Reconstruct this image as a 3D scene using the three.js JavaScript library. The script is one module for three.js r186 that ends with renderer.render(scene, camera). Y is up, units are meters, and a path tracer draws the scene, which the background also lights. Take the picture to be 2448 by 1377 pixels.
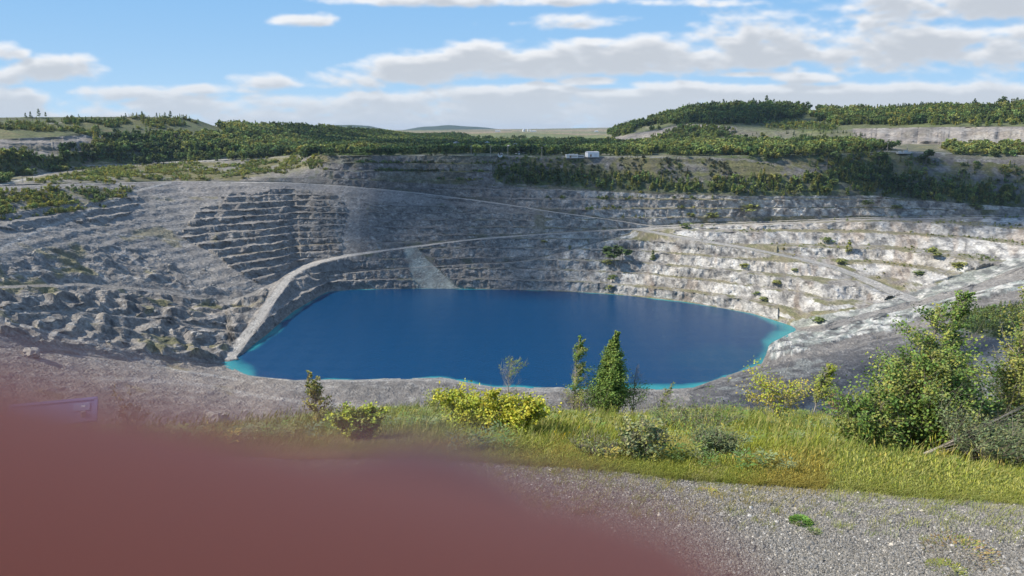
import * as THREE from 'three';
import { mergeGeometries } from 'three/addons/utils/BufferGeometryUtils.js';
import { MarchingCubes } from 'three/addons/objects/MarchingCubes.js';

// ---------------------------------------------------------------- camera, sky, sun, exposure
const scene = new THREE.Scene();
const F = 1817, CX = 1224, CY = 688.5, HORIZON = 312, PITCH = Math.atan((CY - HORIZON) / F), EYE = 5;
const camera = new THREE.PerspectiveCamera(2 * Math.atan(CY / F) * 180 / Math.PI, 16 / 9, 0.004, 40000);
camera.position.set(0, EYE, 0);
camera.rotation.x = -PITCH;
camera.focus = 400;                       // phone camera: short lens, pupil a little over two millimetres wide
camera.userData.fStop = 10.8;
const renderer = new THREE.WebGLRenderer({ antialias: true });
renderer.setSize(1024, 576);
renderer.toneMapping = THREE.LinearToneMapping;
renderer.toneMappingExposure = 1.35;
renderer.shadowMap.enabled = true;
const SUN = new THREE.Vector3(-0.73, 0.68, 0.06).normalize();   // towards the sun
const sun = new THREE.DirectionalLight(new THREE.Color(1.0, 0.93, 0.81), 4.8);
sun.position.copy(SUN).multiplyScalar(3000);
sun.castShadow = true;
sun.shadow.radius = 5;
sun.shadow.mapSize.set(4096, 4096);
Object.assign(sun.shadow.camera, { left: -2500, right: 2500, top: 2500, bottom: -2500, near: 10, far: 9000 });
scene.add(sun, sun.target);

// ---------------------------------------------------------------- small mathematics
const TAU = Math.PI * 2, D2R = Math.PI / 180;
function rng(seed) { let a = seed >>> 0; return () => { a = (a + 0x6D2B79F5) >>> 0; let t = a; t = Math.imul(t ^ (t >>> 15), t | 1); t ^= t + Math.imul(t ^ (t >>> 7), t | 61); return ((t ^ (t >>> 14)) >>> 0) / 4294967296; }; }
const clamp = (x, a = 0, b = 1) => x < a ? a : x > b ? b : x;
const lerp = (a, b, t) => a + (b - a) * t;
const sstep = (a, b, x) => { const t = clamp((x - a) / (b - a)); return t * t * (3 - 2 * t); };
const HT = new Float32Array(65536);
{ const r = rng(77); for (let i = 0; i < 65536; i++) HT[i] = r() * 2 - 1; }
function vn3(x, y, z) {
  const xi = Math.floor(x), yi = Math.floor(y), zi = Math.floor(z);
  let u = x - xi, v = y - yi, w = z - zi;
  u = u * u * (3 - 2 * u); v = v * v * (3 - 2 * v); w = w * w * (3 - 2 * w);
  const hh = (a, b, c) => HT[(Math.imul(a, 73856093) ^ Math.imul(b, 19349663) ^ Math.imul(c, 83492791)) >>> 7 & 65535];
  const a = lerp(lerp(hh(xi, yi, zi), hh(xi + 1, yi, zi), u), lerp(hh(xi, yi + 1, zi), hh(xi + 1, yi + 1, zi), u), v);
  const b = lerp(lerp(hh(xi, yi, zi + 1), hh(xi + 1, yi, zi + 1), u), lerp(hh(xi, yi + 1, zi + 1), hh(xi + 1, yi + 1, zi + 1), u), v);
  return lerp(a, b, w);
}
function fbm(x, y, z, oct = 4) { let s = 0, a = 0.5; for (let i = 0; i < oct; i++) { s += a * vn3(x, y, z); x = x * 2.03 + 11.3; y = y * 2.03 + 5.7; z = z * 2.03 + 3.1; a *= 0.5; } return s; }
function ridged(x, y, z, oct = 4) { let s = 0, a = 0.5; for (let i = 0; i < oct; i++) { s += a * (1 - 2 * Math.abs(vn3(x, y, z))); x = x * 2.1 + 7.3; y = y * 2.1 + 1.7; z = z * 2.1 + 9.1; a *= 0.5; } return s; }
const cP = Math.cos(PITCH), sP = Math.sin(PITCH);
function ray(px, py) {       // a pixel of the photograph gives only a direction: [azimuth, tangent of the height angle]
  const x = (px - CX) / F, y = -(py - CY) / F, fw = y * sP + cP;
  return [Math.atan2(x, fw), (y * cP - sP) / Math.hypot(x, fw)];
}
function project(X, Y, Z) { const y = Y - EYE, d = -sP * y - cP * Z; return [CX + X / d * F, CY - (cP * y - sP * Z) / d * F, d]; }
const polar = (az, r, e) => new THREE.Vector3(Math.sin(az) * r, EYE + e, -Math.cos(az) * r);
function inPoly(p, x, y) { let c = false; for (let i = 0, j = p.length - 1; i < p.length; j = i++) { const [xi, yi] = p[i], [xj, yj] = p[j]; if ((yi > y) !== (yj > y) && x < (xj - xi) * (y - yi) / (yj - yi) + xi) c = !c; } return c; }
function polyBox(p) { let a = 1e9, b = -1e9, c = 1e9, d = -1e9; for (const [x, y] of p) { a = Math.min(a, x); b = Math.max(b, x); c = Math.min(c, y); d = Math.max(d, y); } return [a, b, c, d]; }
const region = (p) => { const b = polyBox(p); return (x, y) => x >= b[0] && x <= b[1] && y >= b[2] && y <= b[3] && inPoly(p, x, y); };

// ---------------------------------------------------------------- the sky: air and clouds, computed
{
  const W = 4096, H = 2048, data = new Float32Array(W * H * 4);
  // cloud masses as ellipses over the horizon: [x, y, half width, half height, weight]
  const masses = [
    [20, 128, 45, 22, 0.9], [130, 172, 110, 34, 1.0], [205, 142, 40, 12, 0.7], [20, 182, 60, 22, 0.6], [727, 50, 60, 16, 0.85],
    [1120, 0, 270, 20, 1.05], [1360, 54, 100, 20, 0.8], [1490, 45, 40, 8, 0.5],
    [820, 190, 110, 30, 0.9], [960, 170, 130, 34, 1.0], [1120, 150, 150, 44, 1.15], [1300, 155, 170, 38, 1.05], [1480, 140, 150, 45, 1.1], [1650, 130, 170, 52, 1.15], [1850, 105, 220, 75, 1.2], [2100, 120, 260, 65, 1.2], [2350, 110, 280, 75, 1.2],
    [2250, 30, 230, 50, 1.0], [2400, 20, 200, 60, 1.0], [2050, 20, 130, 22, 0.6], [1700, 8, 130, 10, 0.5],
    [640, 200, 90, 22, 1.0], [500, 215, 160, 14, 0.8], [270, 222, 170, 15, 0.95], [60, 245, 120, 16, 0.8],
    [1280, 205, 40, 9, 0.7], [1410, 195, 60, 11, 0.75], [1600, 205, 110, 9, 0.6], [1930, 188, 65, 15, 0.9], [1800, 178, 60, 6, 0.5],
  ];
  const dens = (px, py) => {
    const s = 1 / 150;
    const nx = px * s + 0.25 * vn3(px / 260, py / 70, 6), ny = py * s * 3.0;
    const n = fbm(nx, ny, 3.3, 6), n2 = fbm(nx * 0.33 + 9, ny * 0.4, 8.8, 3);
    let m = -0.72;
    for (const [x, y, a, b, w] of masses) {
      const dx = (px - x) / (a * 1.15), dy = (py - y) / (b * (py > y ? 0.85 : 1.15)), q = dx * dx + dy * dy;
      if (q < 4) m = Math.max(m, w * 0.92 * (1 - q * 0.8) - 0.10);
    }
    const stratus = sstep(192, 226, py + 20 * n2) * 1.0 + sstep(1350, 2300, px) * sstep(140, 200, py) * 0.35;
    if (stratus > 0) m = Math.max(m, -0.6 + stratus * 1.32 + 0.5 * n2 * stratus);
    return m + n * 1.15 + 0.5 * fbm(nx * 4.3, ny * 3.6, 1.1, 5);
  };
  const far = (az, el) => fbm(az * 2.1 + 40, el * 5.0, 2.2, 5) + 0.5 * fbm(az * 0.9 + 3, el * 2, 7.7, 2) - 0.03;
  for (let j = H / 2; j < H; j++) {
    const el = ((j + 0.5) / H - 0.5) * Math.PI, se = Math.sin(el), ce = Math.cos(el);
    const deg = el / D2R, a = Math.exp(-deg / 7);
    const air = [lerp(0.175, 0.56, a), lerp(0.455, 0.79, a), lerp(0.86, 0.98, a)];
    const up = sstep(12, 60, deg); air[0] = lerp(air[0], 0.12, up); air[1] = lerp(air[1], 0.29, up); air[2] = lerp(air[2], 0.64, up);
    for (let i = 0; i < W; i++) {
      let az = ((i + 0.5) / W - 0.25) * TAU; if (az > Math.PI) az -= TAU;
      let c = 0, lit = 0;
      const edge = Math.abs(az) / D2R;
      let near = (1 - sstep(34, 44, edge)) * (1 - sstep(9.5, 13, deg));
      let dN = 0, dF = 0, uN = 0, uF = 0;
      if (near > 0) { const [px, py] = project(Math.sin(az) * ce, EYE + se, -Math.cos(az) * ce); dN = dens(px, py); uN = dens(px - 10, py - 17); }
      if (near < 1) { const wrap = Math.abs(az) > 3 ? Math.PI - Math.abs(az) : 1; dF = far(Math.cos(az) * 1.7, deg / 26 + Math.sin(az) * 1.3) + (deg < 8 ? 0.25 * (1 - deg / 8) : 0); uF = dF + 0.15 * vn3(az * 12, deg * 0.4, 1); }
      const d = lerp(dF, dN, near), u = lerp(uF, uN, near);
      c = sstep(-0.16, 0.62, d); c *= 0.72 + 0.28 * sstep(0.1, 0.7, d); lit = 1 - sstep(-0.1, 0.85, u) * 0.94;
      const thick = sstep(0.3, 1.0, d);
      const o = (j * W + i) * 4, haze = sstep(5.5, 0, deg) * 0.62;
      const cl = [lerp(0.62, 0.97, lit), lerp(0.66, 0.98, lit), lerp(0.72, 1.0, lit)];
      for (let k = 0; k < 3; k++) { let v = cl[k] * lerp(1, 0.92, thick); v = lerp(v, [0.60, 0.68, 0.78][k], haze); data[o + k] = lerp(air[k], v, c * 0.94) / 1.35; }
      data[o + 3] = 1;
    }
  }
  for (let j = 0; j < H / 2; j++) for (let i = 0; i < W; i++) { const o = (j * W + i) * 4; data[o] = 0.15; data[o + 1] = 0.15; data[o + 2] = 0.14; data[o + 3] = 1; }
  const sky = new THREE.DataTexture(data, W, H, THREE.RGBAFormat, THREE.FloatType);
  sky.mapping = THREE.EquirectangularReflectionMapping;
  sky.magFilter = sky.minFilter = THREE.LinearFilter;
  sky.needsUpdate = true;
  scene.background = sky;
  scene.environment = sky;
}
scene.fog = new THREE.FogExp2(new THREE.Color(0.50, 0.68, 0.95), 0.000028);

// ---------------------------------------------------------------- naming helpers
const taken = new Map();
function numbered(n) { const k = taken.get(n) ?? 0; taken.set(n, k + 1); return k ? n + '_' + String(k).padStart(3, '0') : n; }
function tag(o, label, category, group, kind) { if (label) o.userData.label = label; if (category) o.userData.category = category; if (group) o.userData.group = group; if (kind) o.userData.kind = kind; return o; }
function put(name, o) { o.name = numbered(name); scene.add(o); return o; }
function part(name, geo, mat, parent) { const m = new THREE.Mesh(geo, mat); m.name = name; parent.add(m); return m; }

// ---------------------------------------------------------------- textures (grain only)
function noiseTexture(n, f, color = false, rep = 1) {
  const d = new Uint8Array(n * n * 4);
  for (let j = 0; j < n; j++) for (let i = 0; i < n; i++) { const v = f(i / n, j / n, i, j), o = (j * n + i) * 4; if (Array.isArray(v)) { d[o] = clamp(v[0]) * 255; d[o + 1] = clamp(v[1]) * 255; d[o + 2] = clamp(v[2]) * 255; } else d[o] = d[o + 1] = d[o + 2] = clamp(v) * 255; d[o + 3] = 255; }
  const t = new THREE.DataTexture(d, n, n, THREE.RGBAFormat); t.wrapS = t.wrapT = THREE.RepeatWrapping; t.magFilter = THREE.LinearFilter; t.minFilter = THREE.LinearMipmapLinearFilter; t.generateMipmaps = true; t.needsUpdate = true;
  if (color) t.colorSpace = THREE.SRGBColorSpace; t.repeat.set(rep, rep); return t;
}
const per = (u, v, s, z, oct = 4) => {   // noise that repeats over the square
  const a = fbm(u * s, v * s, z, oct), b = fbm((u - 1) * s, v * s, z, oct), c = fbm(u * s, (v - 1) * s, z, oct), d = fbm((u - 1) * s, (v - 1) * s, z, oct);
  return lerp(lerp(a, b, u), lerp(c, d, u), v);
};
const rockBump = noiseTexture(512, (u, v) => 0.5 + 0.9 * per(u, v, 9, 1.5, 6));
const rockTint = noiseTexture(512, (u, v, i, j) => { const n = 0.80 + 0.42 * per(u, v, 14, 4.5, 6) + 0.10 * HT[(i * 131 + j * 7919) & 65535]; return [n, n, n * 0.995]; }, true);
const waterBump = noiseTexture(512, (u, v) => 0.5 + 0.55 * per(u, v, 22, 2.5, 4));

// ================================================================ THE PIT AND THE LAND ROUND IT
// Lines that the photograph shows (shores, roads, rims, crests), each with its height below the eye ('e') or its distance ('r').
const LAKE_E = -200;
const curveDefs = [
  { k: 'K0', m: 'r', p: [[0, 1300, 95], [600, 1230, 100], [1200, 1230, 105], [2448, 1230, 95]] },
  { k: 'A', m: 'e', p: [[-300, 1090, -110], [0, 1060, -140], [300, 1045, -165], [600, 1010, -190], [1000, 995, -194], [1500, 995, -194], [1900, 1000, -180], [2200, 1005, -160], [2448, 1010, -140], [2700, 1010, -110]] },
  { k: 'B', m: 'e', p: [[-300, 790, -105], [0, 830, -138], [200, 850, -163], [400, 878, -185], [545, 890, -194], [700, 913, -193], [900, 912, -189], [1050, 908, -189], [1150, 930, -191], [1300, 938, -193], [1500, 936, -195], [1650, 936, -196], [1780, 905, -193], [1850, 880, -190], [1950, 845, -188], [2150, 800, -180], [2300, 770, -167], [2448, 735, -150], [2700, 670, -118]] },
  { k: 'C', m: 'e', p: [[-300, 770, -103], [0, 810, -136], [300, 850, -172], [500, 870, -196], [545, 874, -200], [600, 902, -200], [700, 910, -200], [850, 908, -200], [1050, 903, -200], [1180, 925, -200], [1400, 930, -200], [1560, 930, -200], [1650, 929, -200], [1755, 892, -200], [1828, 868, -200], [1838, 825, -200], [1895, 793, -200], [1960, 800, -193], [2150, 750, -178], [2448, 680, -147], [2700, 620, -116]] },
  { k: 'D', m: 'e', p: [[-300, 760, -102], [0, 800, -135], [300, 840, -170], [500, 862, -195], [545, 858, -200], [590, 836, -200], [640, 798, -200], [700, 745, -200], [780, 698, -200], [850, 692, -200], [1060, 690, -200], [1300, 695, -200], [1450, 702, -200], [1640, 722, -200], [1800, 750, -200], [1905, 783, -200], [1970, 775, -190], [2080, 745, -180], [2200, 715, -170], [2330, 680, -158], [2448, 635, -140], [2700, 580, -115]] },
  { k: 'R', m: 'e', p: [[-300, 720, -94], [0, 770, -130], [300, 800, -160], [500, 830, -190], [545, 852, -199], [562, 846, -198], [610, 775, -189], [650, 715, -181], [700, 653, -173], [740, 640, -170], [1540, 551, -130], [1620, 566, -134], [1800, 596, -143], [2000, 640, -157], [2100, 682, -168], [2185, 712, -172], [2330, 672, -156], [2448, 625, -139], [2700, 570, -113]] },
  { k: 'E', m: 'e', p: [[-300, 640, -85], [0, 690, -122], [200, 682, -142], [400, 700, -165], [500, 722, -180], [560, 722, -184], [610, 702, -182], [650, 682, -178], [700, 650, -172], [740, 632, -168], [830, 612, -160], [1000, 590, -150], [1150, 572, -142], [1400, 555, -132], [1560, 547, -128], [1900, 533, -122], [2050, 526, -119], [2448, 520, -110], [2700, 520, -96]] },
  { k: 'Fc', m: 'e', p: [[-300, 440, -52], [0, 447, -62], [200, 440, -65], [430, 434, -70], [600, 436, -73], [700, 438, -75], [830, 446, -78], [1000, 462, -86], [1200, 488, -99], [1400, 521, -113], [1560, 545, -127], [1900, 531, -121], [2050, 524, -118], [2448, 518, -109], [2700, 518, -95]] },
  { k: 'F2', m: 'e', p: [[-300, 436, -50], [0, 440, -60], [200, 434, -63], [430, 424, -66], [600, 424, -67], [760, 428, -69], [830, 430, -69], [1000, 438, -73], [1200, 446, -77], [1400, 455, -82], [1560, 464, -86], [1800, 470, -88], [2100, 470, -88], [2300, 490, -96], [2448, 500, -100], [2700, 505, -90]] },
  { k: 'G', m: 'e', p: [[-300, 430, -55], [0, 428, -62], [200, 402, -57], [400, 387, -52], [640, 377, -46], [760, 372, -37], [950, 372, -36], [1200, 373, -36], [1560, 376, -37], [1800, 372, -35], [2000, 368, -33], [2150, 362, -30], [2448, 372, -34], [2700, 376, -33]] },
  { k: 'G2', m: 'r', p: [[-300, 405, 1100], [0, 392, 1180], [200, 382, 1300], [400, 374, 1420], [640, 368, 1470], [760, 364, 1500], [950, 358, 1650], [1300, 352, 1750], [1440, 347, 1700], [1700, 345, 1500], [2000, 343, 1450], [2448, 348, 1380], [2700, 350, 1300]] },
  { k: 'G3', m: 'r', p: [[-300, 340, 1300], [0, 332, 1360], [150, 326, 1420], [300, 318, 1540], [500, 322, 1620], [640, 338, 1680], [950, 345, 2000], [1300, 346, 2150], [1440, 334, 2000], [1500, 322, 1750], [1640, 296, 1700], [1800, 305, 1620], [2000, 308, 1560], [2200, 304, 1500], [2448, 302, 1450], [2700, 302, 1400]] },
  { k: 'J', m: 'r', p: [[-300, 278, 1550], [0, 281, 1560], [100, 280, 1570], [330, 279, 1680], [420, 281, 1720], [470, 286, 1760], [520, 304, 1820], [620, 304, 1900], [750, 309, 2000], [900, 320, 2250], [1000, 330, 2500], [1130, 334, 2600], [1300, 336, 2600], [1430, 332, 2400], [1480, 308, 2000], [1560, 287, 1950], [1650, 260, 1950], [1750, 254, 1950], [1850, 254, 1930], [1950, 264, 1900], [2100, 264, 1850], [2250, 260, 1800], [2448, 256, 1780], [2700, 255, 1750]] },
  { k: 'J2', m: 'r', p: [[-300, 290, 2600], [420, 295, 2600], [620, 312, 2900], [900, 325, 3000], [1000, 327, 3100], [1100, 321, 3300], [1200, 317, 3400], [1300, 319, 3400], [1400, 325, 3200], [1480, 322, 3000], [1650, 300, 2900], [2700, 300, 2800]] },
  { k: 'J3', m: 'r', p: [[-300, 300, 3800], [620, 318, 3900], [1000, 322, 4000], [1100, 323, 3900], [1250, 321, 4000], [1440, 325, 3800], [1650, 312, 3800], [2700, 312, 3800]] },
  { k: 'K', m: 'r', p: [[-300, 312, 6500], [700, 314, 6500], [1100, 311, 6500], [1400, 310, 6500], [2700, 312, 6500]] },
  { k: 'L', m: 'r', p: [[-300, 312, 12000], [900, 312, 12000], [1150, 309, 12000], [1300, 308, 12000], [1440, 305, 12000], [2700, 312, 12000]] },
];
const AZ0 = -47 * D2R, AZ1 = 47 * D2R, NC = 1040;
function table(def) {
  const pts = def.p.map(([x, y, v]) => { const [a, t] = ray(x, y); return [a, t, v]; }).sort((p, q) => p[0] - q[0]);
  const raw = (az) => {
    if (az <= pts[0][0]) return [pts[0][1], pts[0][2]];
    for (let i = 1; i < pts.length; i++) if (az <= pts[i][0]) { const f = (az - pts[i - 1][0]) / (pts[i][0] - pts[i - 1][0] || 1); return [lerp(pts[i - 1][1], pts[i][1], f), lerp(pts[i - 1][2], pts[i][2], f)]; }
    return [pts[pts.length - 1][1], pts[pts.length - 1][2]];
  };
  return (az) => { let t = 0, v = 0, n = 0; for (let s = -2; s <= 2; s++) { const q = raw(az + s * 0.0022), w = 3 - Math.abs(s); t += q[0] * w; v += q[1] * w; n += w; } return def.m === 'e' ? [v / t, v / n] : [v / n, v / n * (t / n)]; };
}
const curves = Object.fromEntries(curveDefs.map((d) => [d.k, table(d)]));
const azOf = (px, py) => ray(px, py)[0];
// knots of one radial section: [name, distance, height below the eye]
const AZ_JUNC = azOf(1560, 548), AZ_LTIP = azOf(545, 866), AZ_RTIP = azOf(1900, 786);
function section(az) {
  const g = (k) => curves[k](az).slice();
  const K0 = g('K0'), A = g('A'), B = g('B'), C = g('C'), D = g('D'), E = g('E'), Fc = g('Fc'), F2 = g('F2'), G = g('G');
  const out = [];
  const add = (p, gap = 2) => { const q = out.length ? out[out.length - 1][0] : 0; out.push([Math.max(p[0], q + gap), p[1]]); };
  add(K0); add(A, 40); add(B, 8);
  add([Math.max(B[0] + 6, C[0]), C[1]], 4);
  const inLake = sstep(AZ_LTIP - 0.002, AZ_LTIP + 0.02, az) * (1 - sstep(AZ_RTIP - 0.02, AZ_RTIP + 0.002, az));
  { const c = out[out.length - 1], dr = Math.max(D[0], c[0] + 3); add([lerp(c[0], dr, 0.3), lerp(lerp(c[1], D[1], 0.3), -222, inLake)], 1); add([lerp(c[0], dr, 0.8), lerp(lerp(c[1], D[1], 0.8), -222, inLake)], 1); }
  add(D, 2);
  let R = curves.R(az).slice();
  const lw = sstep(AZ_LTIP - 0.001, AZ_LTIP + 0.012, az) * (1 - sstep(azOf(712, 650), azOf(760, 630), az)), rw = Math.max(lw, sstep(azOf(1180, 560), AZ_JUNC + 0.01, az)), mid = [lerp(D[0], E[0], 0.5), lerp(D[1], E[1], 0.5)];
  R = [lerp(mid[0], R[0], rw), lerp(mid[1], R[1], rw)];
  add(R); add([out[out.length - 1][0] + lerp(2, 10, Math.max(lw, sstep(AZ_JUNC - 0.02, AZ_JUNC + 0.01, az) * (1 - sstep(azOf(2150, 700), azOf(2230, 700), az)))), R[1] + 0.2], 2);
  add(E); add([out[out.length - 1][0] + 13, E[1] + 0.2], 2);
  add(Fc, 0.6); add([out[out.length - 1][0] + 11, Math.max(Fc[1], E[1]) + 0.2], 2);
  add(F2); add(G); add([out[out.length - 1][0] + 9, G[1] + 0.2]);
  for (const k of ['G2', 'G3', 'J', 'J2', 'J3', 'K', 'L']) add(g(k), 12);
  return out;
}
// segment i runs from knot i to knot i + 1
const SEG = [['drop', 14], ['terrace', 64], ['bank', 20], ['shoal', 10], ['bed', 8], ['shoal2', 10], ['low', 92], ['ramp', 6], ['mid', 92], ['haul', 6], ['high', 150], ['top_road', 6], ['upper', 84], ['rim', 76], ['rim_road', 6], ['plateau', 44], ['dump', 62], ['hill', 52], ['lee', 22], ['field', 18], ['plain', 18], ['far', 10]];
const NR = SEG.reduce((s, q) => s + q[1], 0) + 1;

// where the photograph shows benches, scree, rubble and green
const leftBench = region([[425, 560], [470, 505], [560, 470], [700, 458], [800, 462], [835, 520], [815, 600], [740, 632], [660, 668], [610, 676], [560, 640], [500, 600]]);
const ledges = region([[-60, 512], [60, 500], [190, 492], [320, 470], [330, 500], [262, 535], [180, 525], [60, 545], [-60, 560]]);
const shoreBench = region([[560, 860], [700, 660], [830, 620], [1000, 600], [1010, 690], [780, 700], [640, 800]]);
const screeHi = region([[330, 455], [430, 434], [700, 438], [830, 446], [1010, 463], [1200, 488], [1330, 520], [1200, 503], [1050, 486], [930, 490], [860, 472], [800, 462], [700, 452], [470, 490]]);
const rubble = region([[0, 640], [120, 590], [300, 590], [430, 650], [480, 700], [560, 700], [640, 690], [640, 720], [555, 855], [560, 890], [300, 860], [0, 800]]);
const paleFan = region([[960, 598], [1000, 590], [1040, 640], [1110, 690], [1000, 696], [985, 650]]);
const mintBank = region([[1900, 770], [2060, 735], [2200, 690], [2330, 645], [2448, 610], [2448, 690], [2250, 740], [2080, 800], [1930, 830], [1840, 860], [1830, 830]]);
const darkSlope = region([[1640, 935], [1760, 890], [1840, 872], [1960, 850], [2150, 800], [2448, 700], [2600, 640], [2600, 1100], [1640, 1100]]);
const vegs = {
  forestLeft: region([[110, 392], [170, 365], [235, 338], [340, 328], [470, 330], [560, 322], [520, 305], [620, 301], [760, 306], [930, 320], [1000, 345], [960, 360], [760, 368], [640, 376], [400, 385], [230, 393]]),
  edgeLeft: region([[-200, 372], [60, 366], [140, 385], [210, 396], [100, 410], [0, 432], [-200, 432]]),
  shrubLeft: region([[0, 455], [150, 450], [340, 455], [230, 492], [110, 505], [0, 522], [-100, 520], [-100, 460]]),
  shrubPlateau: region([[60, 440], [150, 418], [230, 404], [330, 398], [430, 395], [640, 382], [780, 374], [760, 396], [660, 410], [560, 432], [420, 434]]),
  hillLeft: region([[-100, 298], [150, 291], [270, 284], [420, 281], [490, 288], [430, 299], [260, 302], [215, 326], [160, 312], [-100, 312]]),
  forestMid: region([[900, 332], [1130, 338], [1300, 340], [1450, 346], [1520, 352], [1520, 372], [1100, 372], [940, 371], [760, 371], [900, 352]]),
  forestFar: region([[1000, 322], [1120, 328], [1130, 338], [900, 334], [920, 322]]),
  hillRight: region([[1440, 322], [1490, 303], [1560, 284], [1650, 256], [1750, 250], [1860, 250], [1945, 262], [1900, 288], [1800, 292], [1700, 300], [1640, 290], [1560, 300], [1480, 318]]),
  hillRight2: region([[1960, 264], [2100, 262], [2250, 258], [2448, 253], [2700, 250], [2700, 300], [2448, 299], [2200, 300], [2060, 296], [1960, 296], [1950, 282]]),
  darkSkirt: region([[1560, 330], [1640, 300], [1760, 318], [1700, 340], [1560, 345]]),
  midGreen: region([[1800, 298], [1900, 292], [2000, 300], [1990, 310], [1850, 312]]),
  rimRight: region([[1440, 346], [1560, 344], [1700, 338], [2000, 340], [2120, 352], [2110, 362], [2000, 380], [1850, 388], [1700, 376], [1440, 372]]),
  rimRight2: region([[2255, 352], [2330, 348], [2448, 352], [2700, 355], [2700, 372], [2448, 372], [2270, 368]]),
  band: region([[1150, 415], [1260, 392], [1380, 418], [1600, 430], [1800, 432], [1950, 420], [2000, 385], [2060, 380], [2060, 410], [2130, 375], [2150, 430], [2300, 448], [2448, 462], [2600, 470], [2600, 502], [2448, 498], [2300, 488], [2100, 470], [1800, 468], [1560, 462], [1350, 448], [1200, 440]]),
  slopeSparse: region([[780, 376], [1300, 378], [1700, 382], [1900, 400], [1900, 430], [1560, 428], [1300, 420], [1100, 440], [900, 410]]),
  slopeRight: region([[1880, 372], [2130, 368], [2300, 390], [2600, 400], [2600, 480], [2300, 455], [2150, 440], [1950, 430]]),
  upperBenches: region([[1300, 466], [1800, 474], [2448, 502], [2600, 505], [2600, 520], [2050, 522], [1900, 530], [1600, 542], [1420, 515], [1300, 495]]),
  paleBenches: region([[1560, 556], [1900, 540], [2448, 525], [2448, 600], [2250, 660], [2150, 690], [2050, 650], [1800, 590]]),
  darkBush: region([[2290, 752], [2360, 735], [2448, 730], [2520, 730], [2500, 790], [2380, 808], [2300, 790]]),
};
const HBL = 7.4, HBR = 12;

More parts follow.
